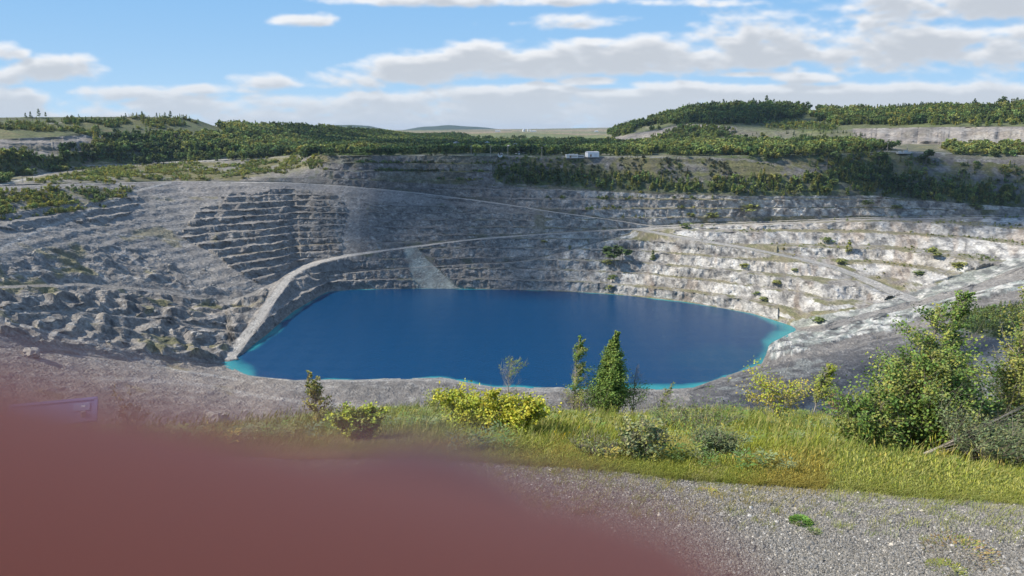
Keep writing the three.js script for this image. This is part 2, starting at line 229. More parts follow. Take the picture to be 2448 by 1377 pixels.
const terrain = (() => {
  const N = NR * NC, pos = new Float32Array(N * 3), col = new Float32Array(N * 3), uv = new Float32Array(N * 2), info = new Uint8Array(N), facew = new Float32Array(N);
  const sections = []; for (let i = 0; i < NC; i++) sections.push(section(lerp(AZ0, AZ1, i / (NC - 1))));
  const P3 = [0, 0, 0];
  for (let i = 0; i < NC; i++) {
    const az = lerp(AZ0, AZ1, i / (NC - 1)), S = sections[i], sa = Math.sin(az), ca = Math.cos(az);
    let row = 0;
    for (let s = 0; s < SEG.length; s++) {
      const [kind, rows] = SEG[s], a = S[s], b = S[s + 1], last = s === SEG.length - 1;
      for (let q = 0; q < rows + (last ? 1 : 0); q++, row++) {
        const t = q / rows; let r = lerp(a[0], b[0], t), e = lerp(a[1], b[1], t);
        const X = sa * r, Z = -ca * r;
        const [px, py] = project(X, EYE + e, Z);
        const endFade = sstep(0, (kind === 'mid' || kind === 'low') && px > 1860 ? 0.25 : 0.05, t) * (1 - sstep(0.93, 1, t));
        let bench = 0, hb = HBR, face = 0, rub = 0, smooth = 0;
        const jx = px + 34 * fbm(X / 34, 3, Z / 34, 3), jy = py + 20 * fbm(X / 34, 8, Z / 34, 3);
        if (kind === 'low' || kind === 'mid') {
          bench = px > 1000 ? 1 : shoreBench(jx, jy) ? 0.9 : 0;
          if (px < 1130 && px > 960 && paleFan(jx, jy)) bench = 0;
          if (px > 1940 && mintBank(jx, jy)) bench = 0.1;
          if (px < 640) { rub = rubble(jx, jy) ? 0.8 : 0.25; if (shoreBench(jx, jy)) rub = 0; else if (rub > 0.5) { bench = 0.7; hb = HBL; } }
        } else if (kind === 'high') {
          if (px < 880) { hb = HBL; bench = leftBench(jx, jy) ? 1 : ledges(jx, jy) ? 0.85 : 0.2; if (rubble(jx, jy)) rub = 0.8; }
          else { bench = screeHi(jx, jy) ? 0.06 : 0.9; if (px < 1290) { hb = 9; bench *= 1 - sstep(1255, 1290, px); } else if (px < 1330) bench *= sstep(1290, 1330, px); }
          if (px > 1330) bench = Math.max(bench, 0.9);
        } else if (kind === 'upper') bench = jx > 790 ? 0.9 : 0.15;
        else if (kind === 'rim') { bench = jx > 760 && jx < 1180 ? 0.95 : 0.25; hb = 11; }
        else if (kind === 'dump') { bench = 0.35; hb = 17; }
        else if (kind === 'terrace' || kind === 'bank' || kind === 'shoal' || kind === 'shoal2' || kind === 'bed') { if (px < 560 && kind !== 'terrace') rub = rubble(jx, jy) ? 1 : 0.3; if (px > 1840 && kind !== 'terrace') rub = 0.4; }
        bench *= endFade; if (kind === 'low' && px > 1880) bench *= lerp(1, sstep(0.08, 0.5, t), sstep(1880, 1940, px));
        // benches: level treads between steep faces
        if (bench > 0) {
          const wob = 0.34 * fbm(X / 60, 1.7, Z / 60, 3) + (px < 880 ? 0.34 : 0.16) * fbm(X / 13, 5.1, Z / 13, 3) + (rub > 0.5 ? 1.6 * fbm(X / 42, 6.6, Z / 42, 3) : 0);
          const u = (e + 200) / hb + wob, k = Math.floor(u), f = u - k;
          const wide = hb === HBR && kind !== 'upper' ? (((k % 2) + 2) % 2 === 0 ? 1 : 0.45) : 1;
          const phi = lerp(0.84, 0.5, wide), al = lerp(0.68, 0.22, wide);
          const de = Math.abs(b[1] - a[1]) > 1 ? Math.min(3.2, Math.abs((b[0] - a[0]) / (b[1] - a[1]))) : 3.2;
          const ff = Math.min(1, f / phi), gg = f < phi ? al * ff : al + (1 - al) * (f - phi) / (1 - phi);
          const talus = sstep(0, 0.3, f) ;
          e = lerp(e, -200 + hb * (k + ff), bench);
          if (b[1] > a[1]) e = clamp(e, a[1] - 0.1, b[1] + 0.1);
          r += bench * hb * de * (gg - f);
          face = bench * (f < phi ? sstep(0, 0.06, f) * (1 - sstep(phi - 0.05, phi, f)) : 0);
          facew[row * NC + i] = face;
          const along = az * 1000;
          const sk = along + 0.2 * e + 14 * fbm(along / 40, e / 40, 4.4, 2);
          r = Math.max(r, a[0] + 0.3 * t);
          r += face * ((px < 880 ? 6.0 : 3.0) * fbm(sk / 17, e / 13, 2.2, 5) + (px < 880 ? 1.8 : 1.2) * ridged(sk / 7, e / 9, 6.1, 3) + (px < 880 ? 1.6 : 1.1) * Math.round(2.5 * vn3(sk / 3.4, e / 4.2, 1.2)) / 2.5) + bench * 1.2 * fbm(X / 5, e / 5, Z / 5, 3);
          if (face < 0.2) e += bench * 0.9 * Math.max(0, fbm(X / 4, 6, Z / 4, 3));
        }
        if (rub > 0) {
          const wx = 22 * fbm(X / 55, 2, Z / 55, 2), wz = 22 * fbm(X / 55, 7, Z / 55, 2);
          const q1 = (Z + wz) / 34 + (X + wx) / 36, fl = Math.floor(q1), fr = q1 - fl;   // tilted slices with steep fronts
          const hgt = 6.5 * clamp(0.25 + 1.3 * vn3(fl * 3.1, (X - Z) / 26, 4), 0, 1.1), step = fr < 0.86 ? fr / 0.86 : 1 - (fr - 0.86) / 0.14;
          e += rub * endFade * (hgt * step - 3 + 4.0 * ridged(X / 26, 3.3, Z / 26, 4) + 2.4 * fbm(X / 7, 1, Z / 7, 3));
          if (fr > 0.84 && rub > 0.5) face = Math.max(face, rub * 0.5);
        }
        if (px > 1780 && px < 2080 && (kind === 'bank' || kind === 'terrace' || kind === 'shoal')) { const q = Math.exp(-(((px - 1890) / 70) ** 2) - ((py - 845) / 22) ** 2); e += q * 7 * (0.8 + 0.5 * fbm(X / 9, 2, Z / 9, 3)); }
        // relief of its own for every other ground
        const rough = kind === 'terrace' ? 1.5 : kind === 'bank' ? 2.2 : kind === 'hill' || kind === 'dump' || kind === 'plateau' ? 4 : kind === 'upper' || kind === 'high' || kind === 'rim' ? 1.3 : kind.includes('road') || kind === 'haul' || kind === 'ramp' ? 0.25 : kind === 'low' || kind === 'mid' ? 0.8 : kind === 'lee' ? 3 : kind === 'far' || kind === 'plain' || kind === 'field' ? 5 : 0.6;
        const sc = kind === 'hill' || kind === 'dump' || kind === 'plateau' || kind === 'far' || kind === 'plain' || kind === 'field' ? 90 : 17;
        e += rough * endFade * fbm(X / sc, 9.9, Z / sc, 5);
        if (kind === 'high' && px < 900 || kind === 'terrace') e += endFade * 1.1 * ridged(X / 9, 2.2, Z / 9, 3);
        if (kind === 'dump' && (px > 1900 || px < 540)) r += endFade * 9 * ridged(az * 90, 1, 2, 3);
        const o = (row * NC + i) * 3;
        pos[o] = sa * r; pos[o + 1] = EYE + e; pos[o + 2] = -ca * r;
        uv[(row * NC + i) * 2] = az * 1000 / 24; uv[(row * NC + i) * 2 + 1] = (r * 0.7 + e) / 24;
        info[row * NC + i] = s; facew[row * NC + i] = face;
      }
    }
  }
  // ramps cut level across: [half width, points with height below the eye]
  const onRoad = new Float32Array(N);
  for (const [w, pts] of [[5.2, [[552, 856, -199], [580, 812, -194], [610, 775, -189], [650, 715, -181], [690, 662, -174], [715, 645, -171], [760, 628, -166], [830, 612, -160], [900, 602, -156]]], [8.5, [[1530, 549, -129], [1620, 566, -134], [1800, 596, -143], [1920, 620, -151], [2000, 641, -157], [2060, 664, -163.5], [2110, 688, -168], [2175, 716, -173]]]]) {
    const P = pts.map(([x, y, e]) => { const [a, t] = ray(x, y), r = e / t; return [Math.sin(a) * r, -Math.cos(a) * r, e]; }); let x0 = 1e9, x1 = -1e9, z0 = 1e9, z1 = -1e9; for (const [x, z] of P) { x0 = Math.min(x0, x); x1 = Math.max(x1, x); z0 = Math.min(z0, z); z1 = Math.max(z1, z); }
    for (let n = 0; n < N; n++) { const X = pos[n * 3], Z = pos[n * 3 + 2]; if (X < x0 - 24 || X > x1 + 24 || Z < z0 - 24 || Z > z1 + 24) continue;
      let best = 1e9, be = 0; for (let k = 1; k < P.length; k++) { const [ax, az, ae] = P[k - 1], vx = P[k][0] - ax, vz = P[k][1] - az, t = clamp(((X - ax) * vx + (Z - az) * vz) / (vx * vx + vz * vz)), d = Math.hypot(X - ax - vx * t, Z - az - vz * t); if (d < best) { best = d; be = lerp(ae, P[k][2], t); } }
      if (best > w * 1.9) continue; const q = 1 - sstep(w, w * 1.9, best); if (Math.abs(pos[n * 3 + 1] - EYE - be) > 16) continue;
      pos[n * 3 + 1] = lerp(pos[n * 3 + 1], EYE + be, q); const edge = best + 2.2 * fbm(X / 7, 3, Z / 7, 3); onRoad[n] = Math.max(onRoad[n], 1 - sstep(w * 0.8, w * 1.05, edge)); if (q > 0.5) facew[n] *= 1 - q; }
  }
  // colour of the ground: which matter lies where
  const C = (r, g, b) => [r, g, b];
  const dark = C(0.115, 0.115, 0.122), midg = C(0.285, 0.278, 0.272), scree = C(0.300, 0.294, 0.292), pale = C(0.50, 0.495, 0.485), white = C(0.70, 0.69, 0.67), beige = C(0.37, 0.33, 0.285), road = C(0.50, 0.49, 0.475), olive = C(0.11, 0.125, 0.04), moss = C(0.10, 0.135, 0.045), dry = C(0.25, 0.22, 0.085), mint = C(0.36, 0.40, 0.385), slate = C(0.130, 0.128, 0.135), rust = C(0.38, 0.22, 0.10), field = C(0.16, 0.20, 0.055), tan = C(0.34, 0.27, 0.15), plum = C(0.20, 0.18, 0.185);
  const c = [0, 0, 0], mix = (d, w) => { w = clamp(w); c[0] += (d[0] - c[0]) * w; c[1] += (d[1] - c[1]) * w; c[2] += (d[2] - c[2]) * w; };
  // worn tracks and washed streaks: [half width in metres, matter, strength, line]
  const tracks = [[4.5, road, 0.8, [[-40, 612], [50, 570], [120, 540], [190, 514], [260, 482], [330, 455], [405, 437]]], [2.5, road, 0.6, [[150, 546], [270, 560], [350, 566], [440, 578]]], [3.5, pale, 0.5, [[262, 592], [330, 628], [390, 668], [436, 694]]], [4, road, 0.75, [[-40, 452], [60, 428], [140, 408], [220, 396], [420, 388], [560, 381], [640, 378]]], [3, road, 0.55, [[470, 692], [560, 688], [640, 690]]], [3, beige, 0.6, [[640, 690], [635, 712], [590, 735], [540, 746], [460, 752]]], [3, road, 0.5, [[0, 668], [60, 652], [150, 640], [250, 625]]], [3, road, 0.55, [[-20, 760], [60, 780], [160, 805], [280, 840], [420, 885], [560, 905]]], [5, road, 0.5, [[250, 905], [450, 915], [640, 950], [760, 965], [900, 975]]], [2.2, tan, 0.5, [[560, 610], [700, 590], [830, 578]]], [3, road, 0.5, [[0, 296], [110, 296], [200, 288], [330, 286]]]].map(([w, m, s, l]) => [w, m, s, l, polyBox(l)]);
  const vegKeyList = Object.keys(vegs), gr = new Uint8Array(N);
  for (let row = 0; row < NR; row++) for (let i = 0; i < NC; i++) {
    const n = row * NC + i, X = pos[n * 3], Y = pos[n * 3 + 1], Z = pos[n * 3 + 2], kind = SEG[info[n]][0], face = facew[n];
    const [px, py] = project(X, Y, Z);
    const n1 = fbm(X / 45, Y / 30, Z / 45, 4), n2 = fbm(X / 9, Y / 9, Z / 9, 4), n3 = HT[(i * 7919 + row * 104729) & 65535], az = Math.atan2(X, -Z);
    const streak = fbm((az * 1000 + 0.25 * Y + 20 * n1) / 4.6, (Y + 9 * n1) / 7, 3.7, 4), spots = sstep(0.14, 0.34, fbm(X / 4, Y / 4, Z / 4, 3));
    const jx = px + 24 * n1 + 6 * n2, jy = py + 9 * n1 + 5 * n2;
    c[0] = midg[0]; c[1] = midg[1]; c[2] = midg[2];
    mix(beige, 0.25 + 0.8 * n1);
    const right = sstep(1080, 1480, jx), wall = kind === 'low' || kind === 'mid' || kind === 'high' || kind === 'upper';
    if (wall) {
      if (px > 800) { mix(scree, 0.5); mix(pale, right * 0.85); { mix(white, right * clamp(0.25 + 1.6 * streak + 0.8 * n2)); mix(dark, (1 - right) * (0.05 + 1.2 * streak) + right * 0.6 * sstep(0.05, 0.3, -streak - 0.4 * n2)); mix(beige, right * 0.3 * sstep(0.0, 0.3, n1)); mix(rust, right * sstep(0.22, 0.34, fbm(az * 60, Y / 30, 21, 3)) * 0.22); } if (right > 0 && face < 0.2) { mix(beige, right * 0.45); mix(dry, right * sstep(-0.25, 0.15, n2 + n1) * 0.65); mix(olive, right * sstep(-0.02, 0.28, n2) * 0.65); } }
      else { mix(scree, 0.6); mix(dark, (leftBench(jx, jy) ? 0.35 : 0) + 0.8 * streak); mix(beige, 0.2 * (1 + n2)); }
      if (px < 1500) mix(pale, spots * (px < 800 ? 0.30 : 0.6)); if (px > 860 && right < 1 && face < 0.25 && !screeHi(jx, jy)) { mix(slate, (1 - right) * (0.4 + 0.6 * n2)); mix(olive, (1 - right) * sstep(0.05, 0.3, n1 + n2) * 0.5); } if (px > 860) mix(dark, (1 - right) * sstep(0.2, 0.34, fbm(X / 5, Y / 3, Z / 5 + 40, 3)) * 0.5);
      if (px > 960 && px < 1120 && paleFan(jx, jy)) mix(mint, 0.8 + n2);
      if (px > 1820 && mintBank(jx, jy)) { mix(mint, 0.75); mix(white, sstep(0.0, 0.3, streak + n2) * 0.6); mix(dark, sstep(0.05, 0.3, -n2 - n1) * 0.5); }
      if (kind === 'high' && screeHi(jx, jy)) { mix(scree, 0.75); mix(plum, 0.2 + 0.5 * n1); }
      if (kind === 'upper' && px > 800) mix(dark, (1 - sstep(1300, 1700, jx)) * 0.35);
    }
    if (kind === 'terrace' || kind === 'bank' || kind === 'shoal' || kind === 'drop') {
      mix(beige, 0.35); mix(slate, sstep(560, 760, jx) * (0.55 + 0.7 * n1)); mix(pale, spots * 0.35);
      if (kind === 'bank' || kind === 'shoal') mix(pale, 0.45 * (1 - sstep(1500, 1700, px)) * sstep(500, 640, px)); 
      if (px > 1600 && darkSlope(jx, jy)) { mix(slate, 0.92); mix(mint, sstep(0.10, 0.28, n1 + 0.6 * n2) * 0.4); mix(white, spots * 0.2); }
      if (px > 1820 && mintBank(jx, jy)) { mix(mint, 0.8 + n2); mix(white, sstep(0.0, 0.25, streak + 0.5 * n2) * 0.75); mix(dark, sstep(0.08, 0.25, -n2 - 0.4 * n1) * 0.7); }
            mix(dry, px < 560 ? sstep(0.22, 0.32, n1) * 0.5 : 0);
    }
    if (kind === 'low' || kind === 'mid' || kind === 'high') { if (px < 640 && rubble(jx, jy)) { mix(beige, 0.3); mix(dark, 0.25 + 1.2 * streak); mix(pale, spots * 0.5); mix(dry, sstep(0.22, 0.3, n1 + 0.3 * n2) * 0.6); mix(olive, sstep(0.28, 0.34, n1) * 0.5); } }
    if (kind === 'high' && px < 520 && py < 640 && py > 470) { mix(scree, 0.4); mix(dry, sstep(0.12, 0.3, n1) * 0.5); }
    if (kind === 'haul' && px > 690 || kind === 'ramp' && (px > 1560 || px > 540 && px < 730) || kind === 'top_road' && px > 300) { c[0] = road[0]; c[1] = road[1]; c[2] = road[2]; mix(beige, 0.15 + 0.6 * n2); if (px < 560) mix(midg, 0.8); }
    if (kind === 'upper' && jx <= 800) { mix(beige, 0.5); mix(dry, sstep(-0.05, 0.2, n1) * 0.8); mix(olive, sstep(0.05, 0.3, n1) * 0.6); }
    if (kind === 'rim') { if (jx > 790) { mix(plum, 0.5); mix(dark, px < 1180 ? 0.15 : 0.1); if (face < 0.25) mix(olive, 0.35 + n2); mix(pale, px < 1180 ? spots * 0.4 : 0); mix(pale, sstep(0.05, 0.4, streak) * 0.35 + spots * 0.15); mix(olive, 0.4 * sstep(-0.1, 0.25, n1)); } else { mix(beige, 0.4); mix(dry, sstep(-0.1, 0.2, n1) * 0.8); mix(olive, sstep(0, 0.3, n2) * 0.5); } }
    if (kind === 'rim_road') { c[0] = road[0]; c[1] = road[1]; c[2] = road[2]; mix(olive, px > 760 && px < 1000 ? 0.6 : 0.1); }
    if (kind === 'plateau') { mix(olive, 0.75); mix(beige, px < 540 || px > 1900 ? sstep(-0.05, 0.2, n1) * 0.8 : 0.1); mix(dry, sstep(0.0, 0.3, n2) * 0.4); }
    if (kind === 'dump') { mix(beige, 0.6); mix(pale, 0.25 * sstep(-0.1, 0.3, streak)); mix(olive, px < 540 ? sstep(-0.02, 0.2, n1) * 0.85 : px < 1440 ? 0.9 : px > 1760 && px < 2040 ? 0.8 : sstep(0.1, 0.3, n1) * 0.6); if (px > 1760 && px < 2040) mix(field, 0.5); if (jx > 2020) mix(pale, sstep(2020, 2120, jx) * (0.15 + 0.7 * streak)); mix(plum, 0.3 + n1); }
    if (kind === 'hill') { mix(olive, 0.85); mix(field, 0.35 + n1); mix(tan, px < 330 ? sstep(0.05, 0.3, n1) * 0.5 : 0); mix(moss, px < 540 ? sstep(-0.1, 0.2, n2) * 0.5 : 0); if (px > 1440 && px < 1640) mix(beige, 0.45 * sstep(-0.1, 0.3, streak)); }
    if (kind === 'lee') { mix(field, 0.9); mix(dry, sstep(0.0, 0.25, n1) * 0.8); }
    if (kind === 'field') { mix(field, 0.9); mix(dry, 0.4); }
    if (kind === 'plain' || kind === 'far') { const cell = vn3(Math.floor(X / 520), 1, Math.floor(Z / 900)); mix(cell > 0.2 ? tan : cell > -0.3 ? field : moss, 0.9); mix(tan, 0.35); }
    if (px < 920) for (const [w, m, s, l, bx] of tracks) { if (px < bx[0] - 30 || px > bx[1] + 30 || py < bx[2] - 20 || py > bx[3] + 20) continue; const d = Math.hypot(X, Z) / F; let q = 1e9; for (let k = 1; k < l.length; k++) { const [ax, ay] = l[k - 1], vx = l[k][0] - ax, vy = l[k][1] - ay, t = clamp(((px - ax) * vx + (py - ay) * vy) / (vx * vx + vy * vy)), ex = (px - ax - vx * t) * d, ey = (py - ay - vy * t) * d * 2.6; q = Math.min(q, ex * ex + ey * ey); } q = Math.sqrt(q) + 2.2 * n2; if (q < w) mix(m, s * (1 - sstep(w * 0.6, w, q))); }
    if (onRoad[n] > 0) { mix(road, onRoad[n] * 0.9); mix(beige, onRoad[n] * (0.1 + 0.4 * n2)); }
    let g = 0, gi = 0; for (const key in vegs) { gi++; if (vegs[key](px + 50 * n1 + 16 * n2, py + 15 * n1 + 7 * n2)) { g = gi; break; } }
    if (g && !/Benches/.test(vegKeyList[g - 1]) && onRoad[n] < 0.3 && kind !== 'haul' && kind !== 'top_road' && face < 0.6) { const thin = /shrub|hillLeft|slope/.test(vegKeyList[g - 1]); if (thin) { mix(dry, sstep(-0.25, 0.1, n1 + n2) * 0.55); mix(olive, 0.35 + n2); } else mix(moss, 0.8 + n2); }
    gr[n] = g;
    const v = 1 + 0.45 * n2 + 0.17 * n3;
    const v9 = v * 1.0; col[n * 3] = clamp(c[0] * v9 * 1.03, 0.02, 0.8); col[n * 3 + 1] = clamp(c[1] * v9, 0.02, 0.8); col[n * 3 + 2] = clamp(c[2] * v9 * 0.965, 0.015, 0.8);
  }
  const idx = new Uint32Array((NR - 1) * (NC - 1) * 6); let w = 0;
  for (let row = 0; row < NR - 1; row++) for (let i = 0; i < NC - 1; i++) { const a = row * NC + i, b = a + 1, d = a + NC, e = d + 1; idx[w++] = a; idx[w++] = b; idx[w++] = d; idx[w++] = b; idx[w++] = e; idx[w++] = d; }
  const g = new THREE.BufferGeometry();
  g.setAttribute('position', new THREE.BufferAttribute(pos, 3)); g.setAttribute('color', new THREE.BufferAttribute(col, 3)); g.setAttribute('uv', new THREE.BufferAttribute(uv, 2));
  g.setIndex(new THREE.BufferAttribute(idx, 1)); g.computeVertexNormals();
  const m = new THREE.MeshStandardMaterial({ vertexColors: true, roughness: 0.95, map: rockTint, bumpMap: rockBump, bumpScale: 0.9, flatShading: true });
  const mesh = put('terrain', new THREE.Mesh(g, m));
  tag(mesh, 'grey stepped open pit mine and the land round it', 'terrain', null, 'structure');
  return { pos, info, green: gr, face: facew };
})();
// the ground under a pixel, on the built land
const columnOf = (az) => clamp(Math.round((az - AZ0) / (AZ1 - AZ0) * (NC - 1)), 0, NC - 1);
function landAt(px, py, from = 60) {
  const [az, t] = ray(px, py), i = columnOf(az), p = terrain.pos; let best = null;
  for (let row = 1; row < NR; row++) {
    const o = (row * NC + i) * 3, r = Math.hypot(p[o], p[o + 2]); if (r < from) continue;
    if ((p[o + 1] - EYE) / r >= t) { best = new THREE.Vector3(p[o], p[o + 1], p[o + 2]); break; }
  }
  return best ?? polar(az, 3000, t * 3000);
}
function landHeight(az, r) { const i = columnOf(az), p = terrain.pos; let pr = 0, py = 0; for (let row = 0; row < NR; row++) { const o = (row * NC + i) * 3, q = Math.hypot(p[o], p[o + 2]); if (q >= r) return row ? lerp(py, p[o + 1], clamp((r - pr) / Math.max(q - pr, 1e-3))) : p[o + 1]; pr = q; py = p[o + 1]; } return py; }
console.log('terrain', NR, NC);

// ---------------------------------------------------------------- the lake
{
  const shape = []; const e = LAKE_E;
  for (const k of ['C', 'D']) { const list = []; for (let a = AZ_LTIP; a <= AZ_RTIP; a += 0.004) { const [r] = curves[k](a); list.push([Math.sin(a) * r, -Math.cos(a) * r]); } shape.push(...(k === 'D' ? list.reverse() : list)); }
  let x0 = 1e9, x1 = -1e9, z0 = 1e9, z1 = -1e9; for (const [x, z] of shape) { x0 = Math.min(x0, x); x1 = Math.max(x1, x); z0 = Math.min(z0, z); z1 = Math.max(z1, z); }
  x0 -= 25; x1 += 25; z0 -= 25; z1 += 25;
  const nx = 330, nz = 260, pos = [], col = [], uv = [], idx = [];
  for (let j = 0; j <= nz; j++) for (let i = 0; i <= nx; i++) {
    const x = lerp(x0, x1, i / nx), z = lerp(z0, z1, j / nz);
    let d = 1e9; for (let k = 0, q = shape.length - 1; k < shape.length; q = k++) { const [ax, az] = shape[q], [bx, bz] = shape[k], vx = bx - ax, vz = bz - az, t = clamp(((x - ax) * vx + (z - az) * vz) / (vx * vx + vz * vz || 1)); d = Math.min(d, Math.hypot(x - ax - vx * t, z - az - vz * t)); }
    if (!inPoly(shape, x, z)) d = 0;
    const n = fbm(x / 30, 1, z / 30, 4), n2 = fbm(x / 120, 4, z / 120, 3), [px, py] = project(x, EYE + e, z);
    // milky mineral shallows along the shore, wide in the two corners
    const wide = 6.5 - 2.5 * sstep(1640, 1700, px) * sstep(830, 870, py) - 3.5 * sstep(640, 700, px) * sstep(860, 895, py) + 26 * Math.exp(-(((px - 570) / 45) ** 2 + ((py - 880) / 26) ** 2)) + 15 * Math.exp(-(((px - 1870) / 60) ** 2 + ((py - 800) / 40) ** 2)) + 15 * Math.exp(-(((px - 1570) / 90) ** 2 + ((py - 925) / 12) ** 2)) - 4 * sstep(900, 1100, px) * sstep(760, 690, py);
    const milk = 1 - sstep(-2, wide * (0.7 + 0.9 * (0.5 + n2)), d + 9 * n), plume = 0.20 * sstep(0.05, 0.4, n2 + 0.4 * n) * sstep(1350, 1800, px);
    const c = [lerp(0.001, 0.008, plume), lerp(0.040, 0.085, plume), lerp(0.112, 0.13, plume)];
        pos.push(x, EYE + e, z); uv.push(x / 26, z / 26);
    col.push(lerp(c[0], 0.03, milk), lerp(c[1], 0.25, milk), lerp(c[2], 0.27, milk));
    if (i < nx && j < nz) { const a = j * (nx + 1) + i, b = a + 1, f = a + nx + 1; idx.push(a, f, b, b, f, f + 1); }
  }
  const g = new THREE.BufferGeometry();
  g.setAttribute('position', new THREE.Float32BufferAttribute(pos, 3)); g.setAttribute('color', new THREE.Float32BufferAttribute(col, 3)); g.setAttribute('uv', new THREE.Float32BufferAttribute(uv, 2)); g.setIndex(idx); g.computeVertexNormals();
  const m = new THREE.MeshPhysicalMaterial({ vertexColors: true, roughness: 0.14, ior: 1.33, specularIntensity: 0.42, bumpMap: waterBump, bumpScale: 0.55 });
  tag(put('lake', new THREE.Mesh(g, m)), 'deep blue pit lake with turquoise edges', 'lake', null, 'structure');
}

// ================================================================ THE LOOKOUT: gravel pad and grassy slope
const edgeT = table({ m: 'r', p: [[-400, 1060, 1], [0, 1075, 1], [700, 1085, 1], [1300, 1101, 1], [1450, 1112, 1], [1600, 1126, 1], [1800, 1143, 1], [2000, 1151, 1], [2200, 1173, 1], [2448, 1193, 1], [2800, 1220, 1]] });
const brinkT = table({ m: 'r', p: [[-400, 1120, 1], [0, 1110, 1], [400, 1075, 1], [640, 1035, 1], [760, 1012, 1], [900, 993, 1], [1050, 1002, 1], [1300, 1004, 1], [1500, 1008, 1], [1700, 992, 1], [1850, 1000, 1], [2000, 1010, 1], [2200, 1020, 1], [2448, 1022, 1], [2800, 1040, 1]] });
const padEdge = (az) => 5 / -edgeT(az)[1], BRINK = 31;
function lookout(az, r) {
  const rE = padEdge(az), X = Math.sin(az) * r, Z = -Math.cos(az) * r;
  if (r <= rE) return -5 + 0.05 * fbm(X / 1.3, 2, Z / 1.3, 4) - 0.10 * sstep(rE - 0.8, rE, r);
  const eB = brinkT(az)[1] * BRINK, t = (r - rE) / (BRINK - rE);
  if (r < BRINK) return -5.1 + (eB + 5.1) * Math.pow(t, 1.06) + 0.22 * t * (1 - t) * 4 * fbm(X / 3, 5, Z / 3, 4);
  return eB - (r - BRINK) * 1.05 - 0.02 * (r - BRINK);
}
const lookPoint = (az, r) => polar(az, r, lookout(az, r));
function lookAt(px, py) { const [az, t] = ray(px, py); for (let r = 5; r < BRINK + 1; r += 0.04) if (lookout(az, r) / r >= t) return lookPoint(az, r); return lookPoint(az, BRINK); }
{
  const nc = 420, rs = []; for (let r = 2.5; r < 14; r += 0.055) rs.push(r); for (let r = 14; r < 33; r += 0.2) rs.push(r); for (let r = 33; r < 100; r += 6) rs.push(r);
  const pos = [], col = [], uv = [], idx = [];
  rs.forEach((r, j) => { for (let i = 0; i <= nc; i++) {
    const az = lerp(-50, 50, i / nc) * D2R, p = lookPoint(az, r), g = r > padEdge(az) + 0.1 * vn3(p.x * 3, 1, p.z * 3), n = fbm(p.x / 0.9, 1, p.z / 0.9, 4), n2 = fbm(p.x * 14, 3, p.z * 14, 2);
    pos.push(p.x, p.y, p.z); uv.push(p.x / 1.6, p.z / 1.6);
    const dust = 0.5 + 0.9 * n; let c = g ? [lerp(0.10, 0.2, dust), lerp(0.10, 0.17, dust), lerp(0.04, 0.07, dust)] : [0.19, 0.177, 0.16].map((v, k) => v * (1 + 0.5 * n + 0.7 * n2) * (k === 2 ? 1 - 0.1 * n : 1));
    col.push(...c.map((v) => clamp(v, 0.02, 0.7)));
    if (j < rs.length - 1 && i < nc) { const a = j * (nc + 1) + i, b = a + 1, d = a + nc + 1; idx.push(a, b, d, b, d + 1, d); }
  } });
  const g = new THREE.BufferGeometry(); g.setAttribute('position', new THREE.Float32BufferAttribute(pos, 3)); g.setAttribute('color', new THREE.Float32BufferAttribute(col, 3)); g.setAttribute('uv', new THREE.Float32BufferAttribute(uv, 2)); g.setIndex(idx); g.computeVertexNormals();
  const gravelBump = noiseTexture(512, (u, v) => 0.5 + 0.9 * per(u, v, 46, 1.1, 3));
  tag(put('ground', new THREE.Mesh(g, new THREE.MeshStandardMaterial({ vertexColors: true, roughness: 0.95, map: rockTint, bumpMap: gravelBump, bumpScale: 0.03 }))), 'gravel lookout pad and grassy slope', 'ground', null, 'structure');
}
// ---------------------------------------------------------------- loose stones of the pad
{
  const R = rng(5), variants = 3, per_ = 30000, heap = put('gravel', new THREE.Group());
  tag(heap, 'loose crushed stones covering the lookout pad', 'gravel', null, 'stuff');
  for (let k = 0; k < variants; k++) {
    const g = new THREE.IcosahedronGeometry(1, 0), p = g.attributes.position, memo = new Map();
    for (let i = 0; i < p.count; i++) { const key = [p.getX(i), p.getY(i), p.getZ(i)].map((v) => v.toFixed(3)).join(); if (!memo.has(key)) memo.set(key, 0.65 + 0.6 * R()); const s = memo.get(key); p.setXYZ(i, p.getX(i) * s * 1.2, p.getY(i) * s * 0.62, p.getZ(i) * s * 0.9); }
    g.computeVertexNormals();
    const inst = new THREE.InstancedMesh(g, new THREE.MeshStandardMaterial({ roughness: 0.85, flatShading: true }), per_), M = new THREE.Matrix4(), q = new THREE.Quaternion(), e = new THREE.Euler(), c = new THREE.Color();
    for (let i = 0; i < per_; i++) {
      const az = lerp(-14, 42, Math.sqrt(R())) * D2R, rE = padEdge(az), r = Math.sqrt(lerp(49, rE * rE, R()));
      const big = R(), s = big > 0.99 ? 0.020 + 0.016 * R() : 0.007 + 0.012 * R() * R() + 0.004 * R();
      const P = lookPoint(az, r); P.y += s * 0.15;
      q.setFromEuler(e.set(R() * 0.7, R() * TAU, R() * 0.7)); M.compose(P, q, new THREE.Vector3(s, s, s)); inst.setMatrixAt(i, M);
      const t = R(), v = t < 0.70 ? 0.12 + 0.10 * R() : t < 0.97 ? 0.20 + 0.12 * R() : 0.34 + 0.22 * R(), hue = R(); inst.setColorAt(i, c.setRGB(v * (1.03 + 0.10 * hue), v * (0.985 + 0.02 * hue), v * (0.92 - 0.10 * hue)));
    }
    inst.name = 'stones'; heap.add(inst);
  }
}
